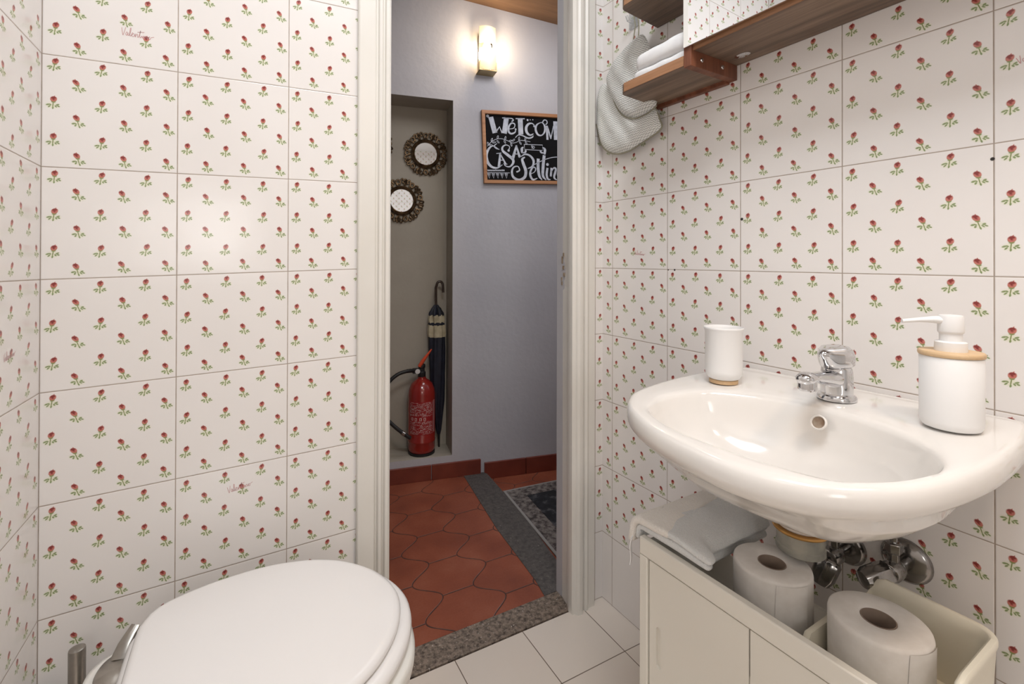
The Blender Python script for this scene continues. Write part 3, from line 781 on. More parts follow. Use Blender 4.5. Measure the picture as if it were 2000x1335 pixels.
t.part('band', g, CREAMC, label='crumpled cream border of the cloth', smooth=60)
g = G(); g.rings([foldring(.034, .712, .1), foldring(.036, .72, .15), foldring(.034, .728, .1)]); g.rings([foldring(.031, .762, .3), foldring(.03, .775, .3), foldring(.018, .80, .25), foldring(.010, .815, .1)])
t.part('tie_strap', g, NAVY, smooth=60)
for i in range(8):
    g = G(); a = 2*PI*i/8+.2; c = upt(.76); d_ = upt(.81)
    g.tube([c+Vector((.036*math.cos(a), .03*math.sin(a), 0)), (c+d_)/2+Vector((.024*math.cos(a), .02*math.sin(a), .012)), d_+Vector((.007*math.cos(a), .007*math.sin(a), 0))], .0022, 6)
    t.part('rib', g, BLACK)
g = G(); pts = [upt(.80), upt(.84), upt(.88), upt(.90)]; top = upt(.912)
pts += [top+Vector((.004+.0155*(1-math.cos(q)), -.004, .019*math.sin(q))) for q in [PI*k/10 for k in range(11)]] + [top+Vector((.036, -.004, -.016)), top+Vector((.037, -.004, -.036))]
g.tube(pts, .0062, 10); t.part('handle', g, mat('dark_wood_handle', (54, 40, 32), .3)[0], label='dark hooked handle', smooth=60)
g = G(); g.tube([upt(NZ0+.001), upt(.17)], [.004, .006], 10); t.part('tip', g, BLACK)

# ------------------------------------------------------------------ toilet
TC = -.30
t = Thing('toilet', 'white ceramic toilet with closed lid along the left wall', 'toilet', base=(.33, TC, 0))
lid = [(.172, .085), (.176, .118), (.190, .146), (.222, .164), (.274, .178), (.34, .184), (.392, .178), (.446, .160), (.498, .124), (.541, .066), (.557, 0)]
def outline(scale=0, sh=0, dx=0):
    P = [Vector((x, y)) for x, y in lid]; c = Vector((.36, 0))
    Q = []
    for p in P:
        d = (p-c).normalized(); q = p+d*scale; Q.append(q+Vector((dx, 0)))
    full = Q[:-1]+[Q[-1]]+[Vector((q.x, -q.y)) for q in reversed(Q[:-1])]
    return [Vector((q.x, q.y)) for q in catmull(full, 6, True)]
def slab(specs, c=(.36, 0), n=96, dx=0):
    gg = G(); R_ = []
    for off, z in specs:
        o_ = polar([(p.x, p.y) for p in outline(off, dx=dx)], c, n)
        R_.append([Vector((p.x, TC+p.y, z)) for p in o_])
    gg.rings(R_); return gg
def dome(base, n=96, c=(.36, 0), z0=.44, h=.006):
    o_ = polar([(p.x, p.y) for p in outline(base)], c, n); R_ = []
    for k in (1, .8, .6, .4, .2, .02): R_.append([Vector((c[0]+(p.x-c[0])*k, TC+(p.y)*k, z0+h*(1-k*k))) for p in o_])
    return R_
g = G(); R_ = []
for off, z in ((-.010, .4255), (-.003, .4262), (0, .430), (.0005, .434), (-.002, .4385), (-.007, .4412)):
    o_ = polar([(p.x, p.y) for p in outline(off)], (.36, 0), 96); R_.append([Vector((p.x, TC+p.y, z)) for p in o_])
R_ += dome(-.012, z0=.4420, h=.0035)
g.rings(R_); t.part('lid', g, SEATM, smooth=60)
g = slab(((.0, .4025), (.008, .403), (.0145, .408), (.016, .4125), (.0145, .419), (.009, .4245), (.0, .4255)), dx=.003); t.part('seat', g, SEATM, smooth=60)
# ceramic body
def ring(cx, hl, hw, z, pw=2.4, n=72):
    out = []
    for i in range(n):
        a = 2*PI*i/n; ca, sa = math.cos(a), math.sin(a)
        r = (abs(ca)**pw+abs(sa)**pw)**(-1/pw)
        out.append(Vector((cx+hl*r*ca, TC+hw*r*sa, z)))
    return out
g = G()
g.rings([ring(.335, .195, .115, 0, 2.6), ring(.335, .195, .115, .03, 2.6), ring(.335, .185, .10, .12, 2.5), ring(.340, .19, .115, .2, 2.4), ring(.345, .21, .145, .28, 2.3), ring(.345, .228, .170, .345, 2.3), ring(.343, .234, .182, .378, 2.4), ring(.342, .233, .183, .392, 2.5), ring(.342, .226, .178, .3995, 2.6), ring(.342, .20, .15, .4005, 2.6)])
t.part('bowl', g, CERAMT, smooth=60)
def box_r(x0, x1, y0, y1, z0, z1, r, n=6, top=.006):
    P = []
    for cx, cy, a0 in ((x1-r, y1-r, 0), (x0+r, y1-r, PI/2), (x0+r, y0+r, PI), (x1-r, y0+r, 1.5*PI)):
        for k in range(n+1): a = a0+PI/2*k/n; P.append((cx+r*math.cos(a), cy+r*math.sin(a)))
    cx, cy = (x0+x1)/2, (y0+y1)/2
    def sc(d): return [Vector((p[0]-(p[0]-cx)/max((x1-x0)/2, 1e-6)*d, p[1]-(p[1]-cy)/max((y1-y0)/2, 1e-6)*d, 0)) for p in P]
    gg = G(); rs = []
    for d, z in ((0, z0), (0, z1-top), (top*.3, z1-top*.3), (top, z1)):
        rs.append([Vector((q.x, q.y, z)) for q in sc(d)])
    gg.rings(rs); return gg
g = box_r(.110, .24, TC-.17, TC+.135, .28, .4015, .05, 8, .010); t.part('rear_deck', g, CERAMT, smooth=60)
for sg in (-1, 1):
    y = TC+sg*.072
    g = G(); g.lathe([(.022, .4015), (.0255, .403), (.026, .410), (.023, .4135), (.001, .4145)], (.150, y-.006, 0), 32, sx=.85, sy=1.45)
    hng = t.part('hinge', g, BRUSHED, label='metal hinge plate', smooth=50)
    g = G(); g.tube([(.152, y+.014, .411), (.157, y+.034, .421), (.168, y+.050, .436)], [.012, .010, .007], 14, flat=.35); t.part('hinge_arm', g, BRUSHED, parent=hng, smooth=50)

# toilet brush
t = Thing('toilet_brush', 'toilet brush with a tall steel handle in the corner behind the toilet', 'toilet brush', base=(.071, -.072, 0))
g = G(); g.lathe([(.044, 0), (.046, .003), (.046, .25), (.044, .253)], (.071, -.072, 0), 36); t.part('holder', g, BRUSHED)
g = G(); g.lathe([(.046, .253), (.047, .255), (.047, .259), (.0135, .262)], (.071, -.072, 0), 36); t.part('holder_lid', g, BRUSHED)
g = G(); g.lathe([(.0118, .262), (.0118, .357), (.0112, .3592), (.0098, .360), (.001, .3602)], (.071, -.072, 0), 32); t.part('handle', g, BRUSHED, smooth=40)

# ------------------------------------------------------------------ wash basin
ST = .79
def zt_(o): return ST-.05*o
OUT = [(.001, .462), (.02, .446), (.094, .427), (.218, .421), (.32, .434), (.367, .460), (.408, .502), (.441, .569), (.462, .666), (.464, .739), (.436, .808), (.380, .856), (.315, .880), (.212, .895), (.103, .894), (.03, .884), (.001, .868)]
INN = [(.389, .53), (.353, .506), (.302, .490), (.226, .508), (.183, .562), (.160, .618), (.153, .675), (.169, .752), (.202, .822), (.257, .858), (.313, .866), (.356, .853), (.402, .819), (.419, .743), (.425, .638), (.414, .584)]
NS_ = 128; SCN = (.29, .69)
def dense(P):
    L = []; n_ = len(P)
    for i in range(n_):
        a, b = Vector(P[i]), Vector(P[(i+1) % n_]); L.append(a)
    return L
outl = catmull([Vector(p) for p in OUT[1:-1]], 6, False)
outl = [Vector((p.x, p.y)) for p in outl]
back = [Vector((.001, .878)), Vector((.001, .80)), Vector((.001, .7)), Vector((.001, .6)), Vector((.001, .5)), Vector((.001, .458))]
OL = polar([(p.x, p.y) for p in outl+back], SCN, NS_)
IL = polar([(p.x, p.y) for p in catmull([Vector(p) for p in INN], 6, True)], SCN, NS_)
c2 = Vector(SCN)
def inset(L, d): return [p-(p-c2).normalized()*d for p in L]
def mixl(A_, B_, k): return [a*(1-k)+b*k for a, b in zip(A_, B_)]
def scl(L, k, c=(.29, .69)): cc = Vector(c); return [cc+(p-cc)*k for p in L]
def r3(L, dz): return [Vector((max(p.x, .001), p.y, zt_(p.x)+dz)) for p in L]
g = G(); BC = (.255, .682)
TL_ = inset(OL, .016)
rs = [r3(scl(IL, .04, BC), -.127), r3(scl(IL, .25, BC), -.125), r3(scl(IL, .45, BC), -.118), r3(scl(IL, .63, BC), -.107), r3(scl(IL, .78, BC), -.092), r3(scl(IL, .90, BC), -.074), r3(scl(IL, .97, BC), -.060), r3(mixl(IL, OL, .30), -.050), r3(inset(OL, .013), -.0415), r3(inset(OL, .006), -.036), r3(inset(OL, .001), -.029), r3(OL, -.021), r3(inset(OL, .0005), -.013), r3(inset(OL, .0025), -.006), r3(inset(OL, .006), -.0018), r3(inset(OL, .011), -.0002), r3(TL_, .0),
      r3(mixl(IL, TL_, .55), -.0003), r3(mixl(IL, TL_, .22), -.0010), r3(mixl(IL, TL_, .09), -.0024), r3(IL, -.0050), r3(scl(IL, .985), -.0105), r3(scl(IL, .968), -.020), r3(scl(IL, .945), -.034), r3(scl(IL, .90, BC), -.052), r3(scl(IL, .82, BC), -.072), r3(scl(IL, .68, BC), -.091), r3(scl(IL, .5, BC), -.104), r3(scl(IL, .3, BC), -.111), r3(scl(IL, .12, BC), -.114), r3(scl(IL, .07, BC), -.116)]
g.rings(rs)
g.lathe([(.034, .664), (.036, .662), (.036, .580), (.033, .576), (.012, .576)], (.165, .652, 0), 36)
t = Thing('wash_basin', 'white oval ceramic wash basin mounted on the right wall', 'basin', MB, (0, .68, .62))
t.part('bowl', g, CERAM, smooth=75)
# overflow
mo = Matrix.Translation((.1745, .684, zt_(.17)-.022)) @ Matrix.Rotation(1.16, 4, 'Y') @ Matrix.Scale(.72, 4)
g = G(); g.lathe([(.0165, -.004), (.0165, .0015), (.0148, .003), (.013, .0015), (.0125, -.003)], n=32, mat=mo, cap0=False, cap1=False); ov = t.part('overflow', g, CERAM, smooth=60)
g = G(); g.lathe([(.0128, -.0006), (.006, -.0008), (.0005, -.001)], n=32, mat=mo, cap0=False, cap1=True)
OVM = noisy('overflow_brown', (112, 84, 60), (186, 174, 158), 50, .5); t.part('overflow_hole', g, OVM, parent=ov, label='mottled brown overflow hole')  # mottled brown disc set just inside the overflow ring
g = G(); g.lathe([(.021, -.1155), (.021, -.1135), (.018, -.112), (.012, -.113), (.004, -.114)], (.255, .682, zt_(.255)), 28); t.part('drain', g, CHROME)
# tail piece and trap
t = Thing('basin_drain_pipe', 'limescaled drain trap with a brass washer under the wash basin', 'pipe', MB, (.165, .652, .53))
dc = (.165, .652, 0)
g = G(); g.lathe([(.030, .5705), (.040, .571), (.0415, .5733), (.040, .5755), (.030, .576)], dc, 36); t.part('washer', g, BRASS, label='orange brass coloured washer')
g = G(); g.lathe([(.022, .5705), (.034, .5705), (.035, .56), (.034, .548), (.036, .546), (.036, .538), (.030, .534)], dc, 36)
t.part('trap_body', g, PLASTERM)
g = G(); g.tube([(.150, .652, .552), (.08, .652, .555), (.002, .652, .557)], .012, 16); t.part('waste_pipe', g, PLASTERM)
g = G(); g.lathe([(.013, .0005), (.026, .0005), (.024, .006), (.013, .010)], n=28, mat=Matrix.Translation((0, .652, .557)) @ Matrix.Rotation(PI/2, 4, 'Y'), cap0=False, cap1=False); t.part('wall_flange', g, CHROME)
# angle valves
def valve(s, z, label, down=.6, size=1.0, dirs=.35):
    t = Thing('angle_valve', label, 'valve', MB, (.0, s, z), group='water valves under the basin')
    rx = lambda o_: Matrix.Translation((o_, s, z)) @ Matrix.Rotation(PI/2, 4, 'Y')
    g = G(); g.lathe([(.001, .0005), (.031*size, .0005), (.031*size, .003), (.026*size, .010), (.014, .013), (.012, .013)], n=36, mat=rx(0)); t.part('rosette', g, DARKCH, smooth=40)
    g = G(); g.lathe([(.0105, .0), (.0105, .026), (.014, .028), (.016, .034), (.016, .052), (.013, .058), (.009, .060)], n=24, mat=rx(.010)); 
    g.lathe([(.0085, -.0), (.0085, .028), (.012, .030), (.012, .044), (.008, .046)], (.05, s, z), 6)
    g.tube([(.05, s, z+.045), (.05, s, z+.13)], .0055, 10)
    t.part('body', g, DARKCH, smooth=30, bevel=.0008)
    g = G(); d = Vector((.45, dirs, -down)).normalized()
    q = d.to_track_quat('Z', 'Y').to_matrix().to_4x4()
    n_ = 28; R_ = []
    for r, h in ((.008, 0), (.015, .004), (.0185, .010), (.0170, .038), (.013, .050), (.006, .052)):
        R_.append([(Matrix.Translation((.062, s, z)) @ q) @ Vector((r*(1+(.10*math.cos(7*2*PI*i/n_) if r > .014 else 0))*math.cos(2*PI*i/n_), r*(1+(.10*math.cos(7*2*PI*i/n_) if r > .014 else 0))*math.sin(2*PI*i/n_), h)) for i in range(n_)])
    g.rings(R_); t.part('handwheel', g, DARKCH, smooth=40)
valve(.650, .492, 'chrome angle valve under the basin, its ribbed handwheel pointing down, nearer the drain pipe', 1.15, 1.0, -.22)
valve(.737, .514, 'chrome angle valve with a broad round wall rosette, nearer the right end of the basin', .1, 1.15, -.2)

# faucet
fc_ = (.098, .676); fz = zt_(.098)
t = Thing('basin_faucet', 'chrome single lever faucet on the back deck of the wash basin', 'faucet', MB, (fc_[0], fc_[1], fz))
g = G(); c3_ = (fc_[0], fc_[1], fz)
g.lathe([(.0285, 0), (.0285, .004), (.027, .007), (.0235, .0085), (.0232, .012)], c3_, 40); t.part('base_ring', g, CHROME, smooth=30)
g = G(); R_ = []
for r, z, dx in ((.0232, .009, 0), (.0235, .02, 0), (.0232, .035, .0), (.0225, .045, .0), (.0220, .052, 0), (.0200, .056, 0)): R_.append([Vector((fc_[0]+dx+r*math.cos(2*PI*i/40), fc_[1]+r*math.sin(2*PI*i/40), fz+z)) for i in range(40)])
g.rings(R_); t.part('body', g, CHROME, smooth=50)
g = G(); R_ = []
for x, z, hw, hh in ((.0, .033, .018, .018), (.02, .036, .018, .0145), (.045, .040, .0155, .0105), (.072, .0440, .0118, .0082), (.082, .0450, .0122, .0086), (.090, .0455, .0136, .0098), (.098, .0455, .0138, .0100), (.106, .0450, .0120, .0085), (.112, .0445, .007, .005)):
    R_.append([Vector((fc_[0]+x, fc_[1]+hw*math.cos(a)*(abs(math.cos(a))**-.2 if abs(math.cos(a)) > .05 else 1), fz+z+hh*math.sin(a))) for a in [2*PI*i/28 for i in range(28)]])
g.rings(R_); t.part('spout', g, CHROME, smooth=60)
g = G(); g.lathe([(.0125, 0), (.0135, -.004), (.0135, -.014), (.0115, -.016), (.0105, -.013)], (fc_[0]+.094, fc_[1], fz+.042), 28); t.part('aerator', g, CHROME, smooth=40)
g = G(); R_ = []
ml = Matrix.Translation((fc_[0], fc_[1], fz+.056)) @ Matrix.Rotation(.08, 4, 'Y') @ Matrix.Diagonal((1.12, 1.12, .86, 1))
for r, z, fx in ((.0195, 0, 0), (.0228, .004, .001), (.0240, .012, .003), (.0240, .022, .005), (.0225, .031, .007), (.0185, .0375, .009), (.011, .0405, .010), (.002, .0412, .010)):
    ring_ = []
    for i in range(44):
        a = 2*PI*i/44; ca, sa = math.cos(a), math.sin(a)
        ext = (max(ca, 0)**3)*(.010+max(z-.016, 0)*.75)*(r/.024)
        ring_.append(ml @ Vector(((r+ext)*ca+fx*.3, r*sa*(1-.1*max(ca, 0)), z)))
    R_.append(ring_)
g.rings(R_); lv = t.part('lever', g, CHROME, smooth=60)
g = G()
mk = ml @ Matrix.Translation((.0, 0, 0))
a = -.1
def mkd(off, m_i):
    disc(g, (off, .0195), .0035, lambda p: ml @ Vector((.0295+.0006, p.x, p.y)), m_i, 14)
mkd(-.0022, 0); mkd(.0032, 1)
t.part('temperature_mark', g, [mat('mark_red', (170, 60, 50), .4)[0], mat('mark_blue', (40, 44, 66), .4)[0]], parent=lv, label='red and blue dot')

# tumbler and soap dispenser
def front_to_centre(o_, s_, r):
    c = Vector((.966, 1.077)); d = (Vector((o_, s_))-c).normalized(); return Vector((o_, s_))+d*r
q = front_to_centre(.171, .517, .024); zc = zt_(q.x)+.0002
t = Thing('tumbler', 'white bathroom tumbler with a wooden foot at the left end of the basin', 'tumbler', MB, (q.x, q.y, zc))
g = G(); g.lathe([(.026, 0), (.026, .006), (.024, .007)], (q.x, q.y, zc), 40); t.part('foot', g, BAMB, label='bamboo foot ring')
g = G(); g.lathe([(.022, .0065), (.028, .009), (.0325, .016), (.0335, .024), (.0335, .099), (.0355, .104), (.0362, .107), (.0350, .1082), (.0338, .106), (.0315, .10), (.0312, .024), (.026, .015), (.002, .013)], (q.x, q.y, zc), 48); t.part('cup', g, MATTEW, smooth=60)
q = front_to_centre(.150, .836, .034); zc = zt_(q.x)+.0002
t = Thing('soap_dispenser', 'white round soap dispenser with bamboo lid and pump on the right of the basin', 'soap dispenser', MB, (q.x, q.y, zc))
c_ = (q.x, q.y, zc)
g = G(); g.lathe([(.030, 0), (.0355, .002), (.0385, .007), (.0392, .014), (.0392, .118), (.038, .119)], c_, 56); t.part('bottle', g, MATTEW, smooth=60)
g = G(); g.lathe([(.038, .119), (.0402, .1195), (.041, .122), (.041, .125), (.0395, .127), (.018, .127)], c_, 56); t.part('lid', g, BAMB, label='round bamboo lid', smooth=40)
g = G(); g.lathe([(.0175, .126), (.0180, .128), (.0175, .139), (.016, .140), (.0125, .1405), (.0125, .150), (.0122, .152)], c_, 36)
pm = t.part('pump_collar', g, MATTEW, smooth=40)
g = G(); g.lathe([(.0122, .150), (.0142, .152), (.0145, .154), (.0142, .172), (.0128, .1745), (.002, .1755)], c_, 36)
dd = Vector((.62, -.78, 0)).normalized(); pz = .1675; nn = Vector((-dd.y, dd.x, 0))
R_ = []
for L_, hw, hh, dz in ((0, .0085, .006, 0), (.015, .0075, .0045, .0005), (.03, .0062, .0032, -.0005), (.05, .0040, .0026, -.003)):
    R_.append([Vector(c_)+dd*(L_+.006)+nn*(hw*math.cos(a))+Vector((0, 0, pz+dz+hh*math.sin(a))) for a in [2*PI*i/16 for i in range(16)]])
g.rings(R_); t.part('pump_head', g, MATTEW, smooth=50)
SCM = Matrix.Diagonal((.86, .86, .845, 1))
for ch in t.e.children:
    ch.data.transform(Matrix.Translation((0, 0, .107-.127*1.06)) @ Matrix.Diagonal((.98, .98, 1.06, 1)) if ch.name.startswith('pump') else SCM)

# ------------------------------------------------------------------ cabinet under the basin
t = Thing('storage_cabinet', 'slim cream metal cabinet with two flat doors standing under the basin', 'cabinet', MB, (.22, .67, 0))
o0, o1, s0, s1, zd, zr = .095, .345, .469, .876, .415, .52
g = G(); g.box((o0, s0, .05), (o1-.004, s0+.012, zr-.012)); g.box((o0, s1-.012, .05), (o1-.004, s1, zd)); g.box((o0, s0, .05), (o0+.008, s1, zd)); g.box((o0, s0, zd-.012), (o1-.006, s1, zd)); g.box((o0, s0, .05), (o1-.010, s1, .065)); g.box((o1-.020, s0, .05), (o1-.017, s1, zr-.02))
for oo in (o0, o1-.024):
    for ss in (s0, s1-.02): g.box((oo, ss, 0), (oo+.02, ss+.02, .05))
t.part('carcass', g, CABM, bevel=.001)
g = G(); g.box((o1-.012, s0, zr-.031), (o1+.001, s1, zr)); g.box((o1-.012, s0, .05), (o1+.001, s0+.0175, zr-.032)); g.box((o1-.012, s1-.0175, .05), (o1+.001, s1, zr-.032)); g.box((o1-.012, s0, .05), (o1+.001, s1, .068))
t.part('front_frame', g, CABM, bevel=.002)
dm = (s0+s1)/2
for k, (a, b) in enumerate(((s0+.0195, dm-.0012), (dm+.0012, s1-.0195))):
    g = G(); z0_, z1_ = .07, zr-.0350
    # door panel with a pill-shaped recessed pull
    pc = a+.020 if k == 0 else b-.020; ph = (.306, .378); pr_ = .0052
    pill = [(pc+pr_*math.cos(q), (ph[1]-pr_)+pr_*math.sin(q)) for q in [PI*i/8 for i in range(9)]]+[(pc+pr_*math.cos(q), (ph[0]+pr_)+pr_*math.sin(q)) for q in [PI+PI*i/8 for i in range(9)]]
    xo = o1-.0035
    g.box((o1-.012, a, z0_), (xo-.005, b, z1_))
    outer = [(b, z1_), (a, z1_), (a, z0_), (b, z0_)]
    pcx, pcz = pc, (ph[0]+ph[1])/2
    np_ = len(pill)
    # front face as ring between pill and rectangle
    def rectpt(p):
        dx, dz = p[0]-pcx, p[1]-pcz
        ks = []
        if dx > 1e-9: ks.append((b-pcx)/dx)
        if dx < -1e-9: ks.append((a-pcx)/dx)
        if dz > 1e-9: ks.append((z1_-pcz)/dz)
        if dz < -1e-9: ks.append((z0_-pcz)/dz)
        kk = min(ks); return (pcx+dx*kk, pcz+dz*kk)
    pill2 = []
    for cpt in pill: pill2.append(cpt)
    for cn in outer:      # make sure corners are on the outline
        an = math.atan2(cn[1]-pcz, cn[0]-pcx)
        # intersection of the ray with the pill (approx.)
        best = min(range(np_), key=lambda i: abs((math.atan2(pill[i][1]-pcz, pill[i][0]-pcx)-an+PI) % (2*PI)-PI))
        pill2[best] = pill2[best]
    ro_ = [rectpt(p) for p in pill]
    for cn in outer:
        best = min(range(np_), key=lambda i: (ro_[i][0]-cn[0])**2+(ro_[i][1]-cn[1])**2); ro_[best] = cn
    g.rings([[Vector((xo-.005, *p)) for p in ro_], [Vector((xo, *p)) for p in ro_], [Vector((xo, *p)) for p in pill], [Vector((xo-.0042, *(((p[0]-pcx)*.92+pcx), p[1]))) for p in pill]], cap0=False, cap1=True)
    t.part('door', g, CABM, smooth=20)
    
# plastic tray box
t = Thing('storage_box', 'cream plastic box with rounded rim at the right of the cabinet top', 'box', MB, (.22, .80, zd))
def rrect(o_a, o_b, s_a, s_b, r, n=7):
    P0 = rrect0(o_a, o_b, s_a, s_b, r, n); P = []
    for i in range(len(P0)):
        a, b = Vector(P0[i]), Vector(P0[(i+1) % len(P0)]); m_ = 10 if i % (n+1) == n else 1
        for k in range(m_): q_ = a+(b-a)*k/m_; P.append((q_.x, q_.y))
    return P
def rrect0(o_a, o_b, s_a, s_b, r, n=7):
    P = []
    for cx, cy, a0 in ((o_b-r, s_b-r, 0), (o_a+r, s_b-r, PI/2), (o_a+r, s_a+r, PI), (o_b-r, s_a+r, 1.5*PI)):
        for k in range(n+1): a = a0+PI/2*k/n; P.append((cx+r*math.cos(a), cy+r*math.sin(a)))
    return P
bx = (.100, .3250, .708, .874)
def bring(d, z, r):
    out = []
    for p in rrect(bx[0]+d, bx[1]-d, bx[2]+d, bx[3]-d, r):
        k = min(1, max(0, (p[0]-.238)/.060)); k = k*k*(3-2*k)*.72; k2 = min(1, max(0, (.742-p[1])/.028)); k = max(k, k2*k2*(3-2*k2)*.40)
        out.append(Vector((p[0], p[1], zd+(z-zd)*(1-k))))
    return out
def rrect2(*a): return rrect(*a)
g = G(); g.rings([bring(.010, zd+.0005, .018), bring(.004, zd+.05, .022), bring(.002, .505, .024), bring(0, .512, .026), bring(.0, .5185, .026), bring(.0015, .521, .025), bring(.006, .5215, .022), bring(.0085, .519, .020), bring(.0095, .505, .018), bring(.014, zd+.004, .014)])
t.part('shell', g, BOXM, smooth=50)

# toilet rolls
def roll(o_, s_, z0, r, h, label, seam):
    t = Thing('toilet_roll', label, 'toilet roll', MB, (o_, s_, z0), group='toilet rolls under the basin')
    g = G(); c = (o_, s_, z0)
    g.lathe([(.0205, .0015), (r-.004, .0), (r-.001, .002), (r, .006), (r, h-.006), (r-.001, h-.002), (r-.004, h), (.024, h+.0005), (.0205, h-.0015), (.0205, .0015)], c, 72, cap0=False, cap1=False)
    t.part('paper', g, TP, smooth=50)
    g = G(); g.lathe([(.0203, .001), (.0203, h-.001), (.0190, h-.001), (.0190, .001), (.0203, .001)], c, 40, cap0=False, cap1=False); t.part('core', g, CARD, label='brown cardboard core', smooth=50)
    g = G(); R_ = []
    for z in (.002, h*.3, h*.6, h-.004):
        R_.append([Vector((o_+(r+.0009+.0006*(i/12))*math.cos(seam+.07*i+.02*math.sin(z*80)), s_+(r+.0009+.0006*(i/12))*math.sin(seam+.07*i+.02*math.sin(z*80)), z0+z)) for i in range(13)])
    g.rings(R_, False, False, False); t.part('loose_sheet', g, TP, smooth=60)
roll(.220, .636, zd+.0002, .0570, .1100, 'white toilet roll standing beside the folded towel, left of the other roll', .6)
roll(.214, .7785, zd+.0045, .0580, .104, 'white toilet roll standing inside the cream plastic box', .9)

# folded towel over the left end of the cabinet
t = Thing('folded_towel', 'folded light grey terry towel draped over the left end of the cabinet', 'towel', MB, (.22, .5, .52))
def cloth_grid(fn, nu, nv, th, mi=0):
    gg = G(); P = [[fn(i/nu, j/nv) for j in range(nv+1)] for i in range(nu+1)]
    top = [p for r in P for p in r]
    N = []
    for i in range(nu+1):
        for j in range(nv+1):
            a = P[min(i+1, nu)][j]-P[max(i-1, 0)][j]; b = P[i][min(j+1, nv)]-P[i][max(j-1, 0)]
            nn = b.cross(a); N.append(nn.normalized() if nn.length > 1e-12 else Vector((0, 0, 1)))
    bot = [p-n_*th for p, n_ in zip(top, N)]
    M_ = (nu+1)*(nv+1); I_ = lambda i, j: i*(nv+1)+j
    fs = []
    for i in range(nu):
        for j in range(nv):
            fs.append((I_(i, j), I_(i+1, j), I_(i+1, j+1), I_(i, j+1))); fs.append(tuple(M_+k for k in (I_(i, j), I_(i, j+1), I_(i+1, j+1), I_(i+1, j))))
    bd = [I_(i, 0) for i in range(nu)]+[I_(nu, j) for j in range(nv)]+[I_(i, nv) for i in range(nu, 0, -1)]+[I_(0, j) for j in range(nv, 0, -1)]
    for k in range(len(bd)):
        a, b = bd[k], bd[(k+1) % len(bd)]; fs.append((a, b, M_+b, M_+a))
    gg.add(top+bot, fs, mi); return gg
def towel_map(L, v, h, off=0):
    fr_ = min(1, max(0, (v-.74)/.22)); fr_ = fr_*fr_*(3-2*fr_)
    o_ = .112+.229*v
    n1 = noise.noise(Vector((L*28, v*6, 3))); h = h+off
    if L < 0:
        a = min(-L/.015, 1.62); ex_ = max(0, -L-.0243)
        s_ = .4665-(.0035+h)*math.sin(a)-.002; z = .5215+(.0035+h)*math.cos(a)-ex_
        s_ -= .004*n1*(1 if h > .01 else 0)
    else:
        s_ = .4645+L*(1+.34*fr_); z = .525+h
        z += (.004*n1+.004*math.sin(min(1, L/.11)*PI))*(1 if h > .005 else .2)
        z -= .016*min(1, L/.05)*(1-fr_)*(1 if h < .012 else .25)
        z -= .014*max(0, (L-.080)/.028)**2*(1-fr_)
    return Vector((o_, s_, z))
def towel_slab(L0, L1, v0, v1, H_, off=0, skew=0, nl=30, nv=30):
    P = []
    m_ = 4
    def rr(i, n_): return i/n_
    bd = [(rr(i, nl), 0) for i in range(nl)]+[(1, rr(i, nv)) for i in range(nv)]+[(1-rr(i, nl), 1) for i in range(nl)]+[(0, 1-rr(i, nv)) for i in range(nv)]
    gg = G(); R_ = []
    def P3(a, b, h):
        return towel_map(L0+(L1+skew*b-L0)*a, v0+(v1-v0)*b, h, off)
    # bottom grid, rounded rim rings, top grid
    def rim(e, h):
        out = []
        for a, b in bd:
            aa = .5+(a-.5)*(1-e*1.2); bb = .5+(b-.5)*(1-e*.7); out.append(P3(aa, bb, h))
        return out
    lv = [(.16, 0), (.07, H_*.03), (.025, H_*.14), (.004, H_*.32), (0, H_*.5), (.004, H_*.68), (.025, H_*.86), (.07, H_*.97), (.16, H_)]
    for e in (.98, .8, .6, .4, .28): R_.append(rim(e/1.2, 0))
    for e, h in lv: R_.append(rim(e/1.2, h))
    for e in (.28, .4, .6, .8, .98): R_.append(rim(e/1.2, H_))
    gg.rings(R_); return gg
g = towel_slab(-.046, .108, 0, 1, .0125, .0115, 0); t.part('upper_fold', g, TOWEL, smooth=80, sub=1)
g = towel_slab(-.040, .104, .01, .985, .0125, -.0005, 0); t.part('lower_fold', g, TOWEL, smooth=80, sub=1)
g = towel_slab(-.049, .022, -.004, 1.006, .0150, .0104, .026); t.part('hem', g, TOWELH, label='white woven hem along the hanging end', smooth=80, sub=1)
g = cloth_grid(lambda u, v: Vector((.346+.010*u+.002*math.sin(v*6), .452-.004*v+.006*u, .512-.050*v)), 3, 8, .0012); t.part('care_label', g, CLOTH, smooth=60)

# ------------------------------------------------------------------ wall shelf with mirror
t = Thing('mirror_shelf', 'walnut wall shelf unit with side boards and a large mirror above the basin', 'shelf', MB, (0, .43, 1.43))
def rboard(o_b, s_a, s_b, z0, z1, rl):
    P = []
    n = 8
    P += [(0.001, s_b), (o_b, s_b)]
    P += [(o_b-rl+rl*math.cos(q), s_a+rl-rl*math.sin(q)) for q in [PI/2*k/n for k in range(n+1)]]
    P += [(0.001, s_a-.016 if rl > .01 else s_a)]
    gg = G(); gg.prism(P, lambda p: Vector((p[0], p[1], z0)), lambda p: Vector((p[0], p[1], z1))); return gg
g = rboard(.158, .226, .417, 1.434, 1.456, .022); t.part('shelf_board', g, WALNUT, bevel=.0015)
g = G(); g.box((.1585, .245, 1.4345), (.1600, .4165, 1.4555)); t.part('board_edge', g, WEDGE, smooth=0, label='lighter golden front edge')
g = rboard(.158, .226, .417, 1.645, 1.667, .022); t.part('shelf_board', g, WALNUT, bevel=.0015)
g = G(); g.box((.1585, .245, 1.6455), (.1600, .4165, 1.6665)); t.part('board_edge', g, WEDGE, smooth=0, label='lighter golden front edge')
